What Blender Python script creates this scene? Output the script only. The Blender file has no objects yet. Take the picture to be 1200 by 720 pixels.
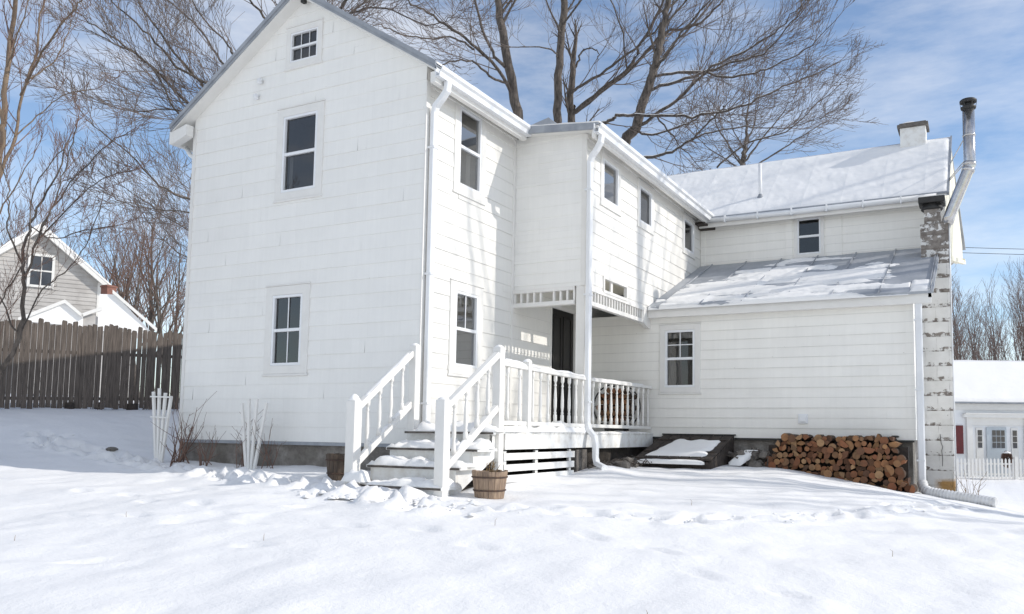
import bpy, bmesh, math, random
import numpy as np
from mathutils import Vector, Matrix, noise
random.seed(7)
S=0.7   # the plan was drawn in units of 0.7 m; every builder scales to metres
sc=bpy.context.scene
COL=sc.collection
SUN=Vector((1.934,.67,1.27)).normalized()

# ------------------------------------------------------------------ materials
def newmat(name):
    m=bpy.data.materials.new(name); m.use_nodes=True
    nt=m.node_tree; nt.nodes.clear()
    o=nt.nodes.new('ShaderNodeOutputMaterial'); b=nt.nodes.new('ShaderNodeBsdfPrincipled')
    nt.links.new(b.outputs[0],o.inputs[0])
    return m,nt,b,o
def N(nt,t,**k):
    n=nt.nodes.new(t)
    for a,v in k.items(): setattr(n,a,v)
    return n
def mathn(nt,op,a,b=None,c=None):
    n=N(nt,'ShaderNodeMath',operation=op)
    for i,v in enumerate((a,b,c)):
        if v is None: continue
        if isinstance(v,(int,float)): n.inputs[i].default_value=v
        else: nt.links.new(v,n.inputs[i])
    return n.outputs[0]
def mixc(nt,fac,a,b,bt='MIX'):
    n=N(nt,'ShaderNodeMix',data_type='RGBA',blend_type=bt)
    for i,v in ((0,fac),(6,a),(7,b)):
        if isinstance(v,(int,float)): n.inputs[i].default_value=v
        elif isinstance(v,(tuple,list)): n.inputs[i].default_value=(*v,1)
        else: nt.links.new(v,n.inputs[i])
    return n.outputs[2]
def noise_tex(nt,scale,detail=4,vec=None,rough=.6,dim='3D'):
    n=N(nt,'ShaderNodeTexNoise',noise_dimensions=dim); n.inputs['Scale'].default_value=scale
    n.inputs['Detail'].default_value=detail; n.inputs['Roughness'].default_value=rough
    if vec is not None: nt.links.new(vec,n.inputs['Vector'])
    return n.outputs['Fac']
def ramp(nt,fac,stops):
    r=N(nt,'ShaderNodeValToRGB'); nt.links.new(fac,r.inputs[0])
    e=r.color_ramp.elements
    while len(e)<len(stops): e.new(.5)
    for i,(p,c) in enumerate(stops):
        e[i].position=p; e[i].color=(*c,1) if len(c)==3 else c
    return r.outputs[0]
def pos(nt,scale=None):
    g=N(nt,'ShaderNodeNewGeometry').outputs['Position']
    if scale:
        m=N(nt,'ShaderNodeMapping'); m.inputs['Scale'].default_value=scale
        nt.links.new(g,m.inputs[0]); return m.outputs[0]
    return g
def bump(nt,b,h,strength=.3,dist=.01):
    n=N(nt,'ShaderNodeBump'); n.inputs['Strength'].default_value=strength; n.inputs['Distance'].default_value=dist
    nt.links.new(h,n.inputs['Height']); nt.links.new(n.outputs[0],b.inputs['Normal'])
def simple(name,c1,c2=None,scale=6,rough=.6,bs=.2,bd=.004,metal=0,stretch=None,detail=5,lo=.35,hi=.65):
    m,nt,b,o=newmat(name); v=pos(nt,stretch or (1,1,1)); f=noise_tex(nt,scale,detail,v)
    c=ramp(nt,f,[(lo,c1),(hi,c2 or tuple(x*.85 for x in c1))]); nt.links.new(c,b.inputs['Base Color'])
    b.inputs['Roughness'].default_value=rough; b.inputs['Metallic'].default_value=metal
    if bs: bump(nt,b,noise_tex(nt,scale*4,3,v),bs,bd)
    return m
COURSE=.314*S
def siding(name,base,joint=.45,stain=.5,zoff=0,h=COURSE,line=.6,wid=.61):
    m,nt,b,o=newmat(name); p=pos(nt)
    s=N(nt,'ShaderNodeSeparateXYZ'); nt.links.new(p,s.inputs[0])
    u=mathn(nt,'ADD',s.outputs[0],s.outputs[1]); z=mathn(nt,'DIVIDE',mathn(nt,'ADD',s.outputs[2],50*h-zoff),h)
    row=mathn(nt,'FLOOR',z); fz=mathn(nt,'FRACT',z)
    wn=N(nt,'ShaderNodeTexWhiteNoise',noise_dimensions='1D'); nt.links.new(row,wn.inputs['W'])
    uu=mathn(nt,'ADD',mathn(nt,'DIVIDE',u,wid),wn.outputs['Value']); uu=mathn(nt,'ADD',uu,100)
    cell=mathn(nt,'FLOOR',uu); fu=mathn(nt,'FRACT',uu)
    cv=N(nt,'ShaderNodeCombineXYZ'); nt.links.new(row,cv.inputs[0]); nt.links.new(cell,cv.inputs[1])
    w2=N(nt,'ShaderNodeTexWhiteNoise',noise_dimensions='2D'); nt.links.new(cv.outputs[0],w2.inputs['Vector'])
    tone=mathn(nt,'MULTIPLY_ADD',w2.outputs['Value'],.028,.97)
    # uneven whitewash, faint vertical wear and small flaws
    big=noise_tex(nt,1.3,5,p); streak=noise_tex(nt,1,4,pos(nt,(14,14,1.1)))
    t2=mathn(nt,'MULTIPLY_ADD',big,.13,.935); t3=mathn(nt,'MULTIPLY_ADD',streak,.09,.955)
    tone=mathn(nt,'MULTIPLY',tone,mathn(nt,'MULTIPLY',t2,t3))
    lj=mathn(nt,'LESS_THAN',fu,.008); lj=mathn(nt,'MULTIPLY',lj,joint)
    lap_shade=mathn(nt,'LESS_THAN',fz,.035)  # lap shadow painted as a dark line at each course foot
    lap_shade=mathn(nt,'MULTIPLY',lap_shade,mathn(nt,'MULTIPLY',mathn(nt,'MULTIPLY_ADD',noise_tex(nt,2.2,4,p),1.6,-.1),line))
    dark=mathn(nt,'MULTIPLY',mathn(nt,'SUBTRACT',1,lj),mathn(nt,'SUBTRACT',1,lap_shade))
    tone=mathn(nt,'MULTIPLY',tone,dark)
    col=mixc(nt,1,base,(1,1,1),'MULTIPLY')
    hsv=N(nt,'ShaderNodeHueSaturation'); nt.links.new(col,hsv.inputs['Color']); nt.links.new(tone,hsv.inputs['Value'])
    spots=ramp(nt,noise_tex(nt,26,3,p),[(.70,(0,0,0)),(.74,(1,1,1))])
    edge=mathn(nt,'LESS_THAN',fz,.16)
    sp=mathn(nt,'MULTIPLY',spots,mathn(nt,'MULTIPLY',edge,stain))
    out=mixc(nt,sp,hsv.outputs[0],(.28,.25,.21))
    nt.links.new(out,b.inputs['Base Color']); b.inputs['Roughness'].default_value=.62
    bump(nt,b,mathn(nt,'ADD',noise_tex(nt,9,4,p),mathn(nt,'MULTIPLY',noise_tex(nt,60,3,pos(nt,(1,1,.25))),.25)),.35,.006)
    return m
M={}
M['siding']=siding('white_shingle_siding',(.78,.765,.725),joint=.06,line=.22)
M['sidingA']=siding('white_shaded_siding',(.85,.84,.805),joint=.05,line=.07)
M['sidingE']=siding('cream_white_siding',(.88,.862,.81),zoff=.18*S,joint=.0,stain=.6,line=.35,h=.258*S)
M['cream']=simple('cream_board_wall',(.80,.76,.62),(.74,.70,.57),2,.7)
M['trim']=simple('white_painted_wood',(.79,.775,.74),(.75,.735,.70),5,.5,.15,.003)
M['trim_worn']=simple('worn_white_paint',(.79,.79,.77),(.60,.57,.52),7,.65,.4,.004,lo=.45,hi=.75,detail=8)
M['vinyl']=simple('white_vinyl',(.82,.83,.84),(.79,.80,.81),3,.35,0)
M['metal_white']=simple('white_enamel_metal',(.80,.81,.82),(.74,.75,.76),3,.35,.05,.002)
M['grey_metal']=simple('weathered_grey_metal',(.34,.36,.39),(.24,.26,.29),4,.5,.3,.004)
M['roof_metal']=simple('grey_metal_roofing',(.42,.44,.47),(.30,.32,.35),2.5,.5,.3,.004,stretch=(1,.5,1))
M['galv']=simple('galvanised_steel',(.66,.65,.64),(.50,.48,.46),9,.17,.1,.002,metal=.9)
M['black']=simple('black_iron',(.035,.033,.03),(.02,.02,.02),10,.6)
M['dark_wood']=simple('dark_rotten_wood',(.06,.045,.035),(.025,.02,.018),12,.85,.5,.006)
M['door']=simple('black_painted_door',(.010,.008,.007),(.007,.006,.006),4,.5,.1,.002)
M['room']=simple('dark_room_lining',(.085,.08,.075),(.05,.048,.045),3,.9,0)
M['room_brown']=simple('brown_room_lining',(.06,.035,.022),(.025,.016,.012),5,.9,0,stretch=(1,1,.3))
M['curtain']=simple('pale_curtain',(.42,.41,.38),(.30,.29,.27),3,.9,.5,.02,stretch=(14,14,.3))
M['barrel_light']=simple('weathered_barrel_staves',(.36,.26,.18),(.20,.14,.10),6,.8,.5,.006,stretch=(5,5,.5))
M['barrel_dark']=simple('dark_barrel_staves',(.12,.085,.06),(.06,.045,.035),6,.85,.5,.006,stretch=(5,5,.5))
M['rust']=simple('rusty_band',(.10,.055,.035),(.05,.035,.03),12,.8)
M['bark']=simple('maple_bark',(.16,.135,.115),(.055,.046,.04),7,.9,.9,.02,stretch=(2,2,.5))
M['bark_lit']=simple('sunlit_bark',(.26,.19,.13),(.11,.08,.06),6,.9,.8,.015,stretch=(2,2,.5))  # lit copy of the bark, sunlight put into its colour
M['twig']=simple('grey_brown_twigs',(.20,.16,.14),(.13,.105,.09),3,.9,0)
M['twig_red']=simple('reddish_twigs',(.20,.12,.09),(.13,.08,.06),3,.9,0)
M['twig_far']=simple('far_twigs',(.24,.18,.155),(.17,.125,.11),2,.95,0)
M['conifer']=simple('conifer_needles',(.035,.05,.03),(.02,.03,.02),5,.9,0)
M['fence']=simple('grey_fence_boards',(.17,.14,.118),(.065,.053,.045),5,.9,.6,.006,stretch=(8,8,.6),lo=.3,hi=.7)
M['clap']=simple('greige_clapboard',(.52,.50,.475),(.40,.38,.36),2,.75,.2,.005)
M['brick']=simple('red_brick',(.24,.11,.08),(.16,.075,.06),9,.85,.5,.006)
M['shutter']=simple('dark_red_paint',(.16,.018,.02),(.11,.014,.016),6,.5)
M['bark_end']=simple('firewood_bark',(.11,.065,.04),(.035,.022,.016),16,.9,.8,.01)
M['hose']=simple('white_corrugated_plastic',(.74,.74,.74),(.62,.61,.59),7,.5,.1,.002)
M['wire']=simple('black_cable',(.03,.03,.03),None,2,.6,0)
M['dry']=simple('dry_grass',(.30,.21,.10),(.16,.10,.06),8,.9,0)
M['stone']=simple('rough_fieldstone',(.20,.18,.16),(.09,.082,.075),6,.9,.8,.03)
M['earth']=simple('dark_bare_earth',(.05,.04,.032),(.028,.024,.02),8,.95,.7,.02)
def mk_foundation():
    m,nt,b,o=newmat('old_concrete_foundation'); p=pos(nt)
    c=ramp(nt,noise_tex(nt,3,8,p,.7),[(.3,(.10,.088,.078)),(.5,(.22,.20,.18)),(.68,(.36,.34,.31))])
    mo=ramp(nt,noise_tex(nt,1.2,4,p),[(.45,(0,0,0)),(.6,(1,1,1))])
    c=mixc(nt,mathn(nt,'MULTIPLY',mo,.5),c,(.10,.09,.07))
    nt.links.new(c,b.inputs['Base Color']); b.inputs['Roughness'].default_value=.9
    bump(nt,b,noise_tex(nt,12,6,p),.8,.03); return m
M['found']=mk_foundation()
def mk_block():
    m,nt,b,o=newmat('peeling_white_block'); p=pos(nt)
    s=N(nt,'ShaderNodeSeparateXYZ'); nt.links.new(p,s.inputs[0])
    h=.2833; u=mathn(nt,'ADD',s.outputs[0],s.outputs[1])
    z=mathn(nt,'DIVIDE',mathn(nt,'ADD',s.outputs[2],20),h); row=mathn(nt,'FLOOR',z); fz=mathn(nt,'FRACT',z)
    uu=mathn(nt,'ADD',mathn(nt,'DIVIDE',u,.42),mathn(nt,'MULTIPLY',mathn(nt,'MODULO',row,2),.5)); uu=mathn(nt,'ADD',uu,50.1); fu=mathn(nt,'FRACT',uu)
    joint=mathn(nt,'MAXIMUM',mathn(nt,'LESS_THAN',fz,.07),mathn(nt,'MULTIPLY',mathn(nt,'LESS_THAN',fu,.02),.6))
    jn=mathn(nt,'MULTIPLY',joint,ramp(nt,noise_tex(nt,7,3,p),[(.4,(0,0,0)),(.6,(1,1,1))]))
    n=noise_tex(nt,7,7,p,.7)
    # paint has peeled more the higher up and just above each joint
    hr=N(nt,'ShaderNodeMapRange'); nt.links.new(s.outputs[2],hr.inputs[0]); hr.inputs[1].default_value=3.1; hr.inputs[2].default_value=3.9; hr.inputs[3].default_value=-.055; hr.inputs[4].default_value=.13; hl=N(nt,'ShaderNodeMapRange'); nt.links.new(s.outputs[2],hl.inputs[0]); hl.inputs[1].default_value=-1; hl.inputs[2].default_value=2.5; hl.inputs[3].default_value=-.02; hl.inputs[4].default_value=.045; hgt=mathn(nt,'ADD',hr.outputs[0],hl.outputs[0])
    low=mathn(nt,'MULTIPLY_ADD',mathn(nt,'LESS_THAN',mathn(nt,'ADD',fz,mathn(nt,'MULTIPLY',noise_tex(nt,9,2,p),.3)),.42),.15,-.02)
    base=noise_tex(nt,2.2,3,p)
    t=mathn(nt,'ADD',mathn(nt,'ADD',n,hgt),mathn(nt,'ADD',low,mathn(nt,'MULTIPLY_ADD',base,.3,-.15)))
    peel=ramp(nt,t,[(.60,(0,0,0)),(.64,(1,1,1))])
    grey=ramp(nt,noise_tex(nt,11,5,p),[(.3,(.13,.11,.095)),(.7,(.31,.28,.25))])
    white=ramp(nt,noise_tex(nt,3,5,p),[(.3,(.78,.77,.75)),(.75,(.62,.61,.58))])
    c=mixc(nt,peel,white,grey); c=mixc(nt,mathn(nt,'MULTIPLY',jn,.75),c,(.16,.13,.11))
    # rust coloured stain at the foot
    st=N(nt,'ShaderNodeMapRange'); nt.links.new(s.outputs[2],st.inputs[0]); st.inputs[1].default_value=-.58; st.inputs[2].default_value=-.66
    sx=N(nt,'ShaderNodeMapRange'); nt.links.new(s.outputs[0],sx.inputs[0]); sx.inputs[1].default_value=6.22; sx.inputs[2].default_value=6.38
    f=mathn(nt,'MULTIPLY',mathn(nt,'MULTIPLY',st.outputs[0],sx.outputs[0]),ramp(nt,noise_tex(nt,6,4,p),[(.28,(0,0,0)),(.40,(1,1,1))]))
    c=mixc(nt,f,c,(.46,.27,.10))
    nt.links.new(c,b.inputs['Base Color']); b.inputs['Roughness'].default_value=.85
    bh=mathn(nt,'SUBTRACT',mathn(nt,'MULTIPLY',noise_tex(nt,14,5,p),.5),mathn(nt,'ADD',joint,mathn(nt,'MULTIPLY',peel,.5)))
    bump(nt,b,bh,.7,.012); return m
M['block']=mk_block()
def mk_snow(name,s1=.25,col=(.90,.89,.87),sparkle=True,dist=.05):
    m,nt,b,o=newmat(name); p=pos(nt)
    c=ramp(nt,noise_tex(nt,.7,5,p),[(.3,col),(.7,tuple(x*.965 for x in col))])
    nt.links.new(c,b.inputs['Base Color']); b.inputs['Roughness'].default_value=.75
    b.inputs['Specular IOR Level'].default_value=.25
    b.inputs['Subsurface Weight'].default_value=.0
    h=mathn(nt,'ADD',noise_tex(nt,3,6,p),mathn(nt,'ADD',mathn(nt,'MULTIPLY',noise_tex(nt,22,5,p,.7),.22),mathn(nt,'MULTIPLY',noise_tex(nt,110,3,p),.08)))
    bump(nt,b,h,s1,dist); return m
M['snow']=mk_snow('lawn_snow',.5,col=(.86,.855,.85))
M['snow_cap']=mk_snow('settled_snow',.3)
def mk_roofsnow():
    m,nt,b,o=newmat('roof_snow_over_seams'); p=pos(nt)
    s=N(nt,'ShaderNodeSeparateXYZ'); nt.links.new(p,s.inputs[0])
    w=mathn(nt,'FRACT',mathn(nt,'DIVIDE',mathn(nt,'ADD',mathn(nt,'ADD',s.outputs[0],50),mathn(nt,'MULTIPLY',noise_tex(nt,1.5,2,p),.05)),.82))
    d=mathn(nt,'ABSOLUTE',mathn(nt,'SUBTRACT',w,.5)); sm=mathn(nt,'MULTIPLY',mathn(nt,'SMOOTH_MAX',mathn(nt,'SUBTRACT',.04,d),0,.03),2.2)
    c=ramp(nt,noise_tex(nt,1.1,5,pos(nt,(1,.6,.6))),[(.3,(.93,.92,.90)),(.72,(.84,.84,.84))])
    nt.links.new(c,b.inputs['Base Color']); b.inputs['Roughness'].default_value=.7
    bump(nt,b,mathn(nt,'ADD',mathn(nt,'ADD',sm,noise_tex(nt,2,6,p)),mathn(nt,'MULTIPLY',noise_tex(nt,25,3,p),.1)),.5,.035); return m
M['snow_roof']=mk_roofsnow()
def mk_glass(nm='window_glass',bias=.03):
    m=bpy.data.materials.new(nm); m.use_nodes=True; nt=m.node_tree; nt.nodes.clear()
    o=N(nt,'ShaderNodeOutputMaterial'); t=N(nt,'ShaderNodeBsdfTransparent'); g=N(nt,'ShaderNodeBsdfGlossy')
    t.inputs[0].default_value=(.62,.64,.66,1); g.inputs['Roughness'].default_value=.015
    f=N(nt,'ShaderNodeFresnel'); f.inputs[0].default_value=1.55
    fac=mathn(nt,'MULTIPLY_ADD',f.outputs[0],1.35,bias)
    x=N(nt,'ShaderNodeMixShader'); nt.links.new(fac,x.inputs[0]); nt.links.new(t.outputs[0],x.inputs[1]); nt.links.new(g.outputs[0],x.inputs[2])
    b=N(nt,'ShaderNodeBump'); b.inputs['Strength'].default_value=.06; b.inputs['Distance'].default_value=.02
    nt.links.new(noise_tex(nt,2.5,1,pos(nt)),b.inputs['Height']); nt.links.new(b.outputs[0],g.inputs['Normal'])
    nt.links.new(x.outputs[0],o.inputs[0]); return m
M['glass']=mk_glass(); M['glass_sky']=mk_glass('reflecting_window_glass',.26)
M['screen']=simple('dark_insect_screen',(.045,.047,.05),(.035,.036,.04),30,.55,0)
def mk_logend():
    m,nt,b,o=newmat('cut_firewood'); 
    info=N(nt,'ShaderNodeObjectInfo')
    c=ramp(nt,info.outputs['Random'],[(0,(.26,.085,.035)),(.20,(.40,.21,.09)),(.36,(.11,.04,.02)),(.55,(.46,.28,.14)),(.66,(.04,.02,.012)),(.84,(.30,.11,.045)),(1,(.13,.06,.03))])
    f=noise_tex(nt,18,6,pos(nt)); c=mixc(nt,mathn(nt,'MULTIPLY_ADD',f,1.2,-.25),c,(.13,.07,.04),'MIX')
    nt.links.new(c,b.inputs['Base Color']); b.inputs['Roughness'].default_value=.85
    bump(nt,b,noise_tex(nt,50,4,pos(nt)),.5,.006); return m
M['logend']=mk_logend()

# ------------------------------------------------------------------ mesh builder
class MB:
    def __init__(s): s.v=[];s.f=[];s.smooth=[]
    def add(s,vs,fs,sm=False):
        k=len(s.v); s.v+=[tuple(a) for a in vs]; s.f+=[tuple(i+k for i in f) for f in fs]; s.smooth+=[sm]*len(fs); return s
    def box(s,x0,y0,z0,x1,y1,z1):
        x0,x1=sorted((x0,x1));y0,y1=sorted((y0,y1));z0,z1=sorted((z0,z1))
        return s.add([(x0,y0,z0),(x1,y0,z0),(x1,y1,z0),(x0,y1,z0),(x0,y0,z1),(x1,y0,z1),(x1,y1,z1),(x0,y1,z1)],
          [(0,3,2,1),(4,5,6,7),(0,1,5,4),(1,2,6,5),(2,3,7,6),(3,0,4,7)])
    def beam(s,p,q,w,h,up=(0,0,1)):
        p=Vector(p);q=Vector(q);d=(q-p).normalized();up=Vector(up);side=d.cross(up).normalized();u=side.cross(d)
        vs=[]
        for c in (p,q):
            for a,b in ((-1,-1),(1,-1),(1,1),(-1,1)): vs.append(c+side*a*w/2+u*b*h/2)
        return s.add(vs,[(0,3,2,1),(4,5,6,7),(0,1,5,4),(1,2,6,5),(2,3,7,6),(3,0,4,7)])
    def tube(s,pts,rad,n=8,cap=True,sm=True):
        pts=[Vector(p) for p in pts]
        if not hasattr(rad,'__len__'): rad=[rad]*len(pts)
        k=len(s.v); ref=None; vs=[]
        for i,p in enumerate(pts):
            d=(pts[min(i+1,len(pts)-1)]-pts[max(i-1,0)])
            d=d.normalized() if d.length>1e-9 else Vector((0,0,1))
            if ref is None: ref=d.orthogonal().normalized()
            a=(ref-d*ref.dot(d)); a=a.normalized() if a.length>1e-6 else d.orthogonal().normalized(); ref=a; b=d.cross(a)
            for j in range(n):
                t=2*math.pi*j/n; vs.append(p+(a*math.cos(t)+b*math.sin(t))*rad[i])
        fs=[(i*n+j,i*n+(j+1)%n,(i+1)*n+(j+1)%n,(i+1)*n+j) for i in range(len(pts)-1) for j in range(n)]
        s.add(vs,fs,sm)
        if cap:
            s.f+=[tuple(k+j for j in reversed(range(n))),tuple(k+(len(pts)-1)*n+j for j in range(n))]; s.smooth+=[False,False]
        return s
    def lathe(s,base,prof,n=10,sm=True):   # prof: (r,z)
        x,y,z=base
        vs=[(x+r*math.cos(2*math.pi*j/n),y+r*math.sin(2*math.pi*j/n),z+h) for r,h in prof for j in range(n)]
        fs=[(i*n+j,i*n+(j+1)%n,(i+1)*n+(j+1)%n,(i+1)*n+j) for i in range(len(prof)-1) for j in range(n)]
        k=len(s.v); s.add(vs,fs,sm)
        s.f+=[tuple(k+j for j in reversed(range(n))),tuple(k+(len(prof)-1)*n+j for j in range(n))]; s.smooth+=[False,False]
        return s
    def prism(s,poly,d):    # poly: list of 3D points (one face), d: offset vector
        n=len(poly);d=Vector(d);a=[Vector(p) for p in poly]
        return s.add(a+[p+d for p in a],[tuple(range(n)),tuple(reversed(range(n,2*n)))]+[(i,i+n,(i+1)%n+n,(i+1)%n) for i in range(n)])
    def grid(s,fn,nu,nv,sm=True):
        vs=[fn(i/(nu-1),j/(nv-1)) for j in range(nv) for i in range(nu)]
        return s.add(vs,[(j*nu+i,j*nu+i+1,(j+1)*nu+i+1,(j+1)*nu+i) for j in range(nv-1) for i in range(nu-1)],sm)
    def build(s,name,mat,parent=None,bevel=0,fixn=False):
        o0=Vector(parent['_o']) if parent is not None and '_o' in parent else None
        if parent is None:
            xs=np.array(s.v); o0=Vector((float((xs[:,0].min()+xs[:,0].max())/2),float((xs[:,1].min()+xs[:,1].max())/2),float(xs[:,2].min())))
        me=bpy.data.meshes.new(name)
        A=(np.array(s.v,dtype=np.float64)-np.array(o0))*S
        me.from_pydata(A.tolist(),[],s.f); me.validate()
        if len(me.polygons)==len(s.smooth): me.polygons.foreach_set('use_smooth',s.smooth)
        me.materials.append(M[mat] if isinstance(mat,str) else mat)
        if fixn or bevel:
            bm=bmesh.new(); bm.from_mesh(me); bmesh.ops.recalc_face_normals(bm,faces=bm.faces); bm.to_mesh(me); bm.free()
        o=bpy.data.objects.new(name,me); COL.objects.link(o)
        if parent is not None: o.parent=parent; o['_o']=tuple(parent['_o'])
        else: o.location=o0*S; o['_o']=tuple(o0)
        if bevel:
            b=o.modifiers.new('bevel','BEVEL'); b.width=bevel*S; b.segments=2; b.limit_method='ANGLE'; b.angle_limit=math.radians(50)
        return o
def tag(o,label=None,cat=None,group=None,kind=None):
    if label: o['label']=label
    if cat: o['category']=cat
    if group: o['group']=group
    if kind: o['kind']=kind
    return o
def thing(name,label,cat,loc,group=None):
    o=bpy.data.objects.new(name,None); COL.objects.link(o); o.location=Vector(loc)*S; o['_o']=tuple(float(a) for a in loc)
    o.empty_display_size=.2; return tag(o,label,cat,group)
def lerp(a,b,t): return a+(b-a)*t
def nz(x,y,z=0,sc_=1.): return noise.noise(Vector((x*sc_,y*sc_,z*sc_)))
def fbm(x,y,z,sc_,o=4): return noise.fractal(Vector((x*sc_,y*sc_,z*sc_)),1.0,2.0,o)

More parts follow.
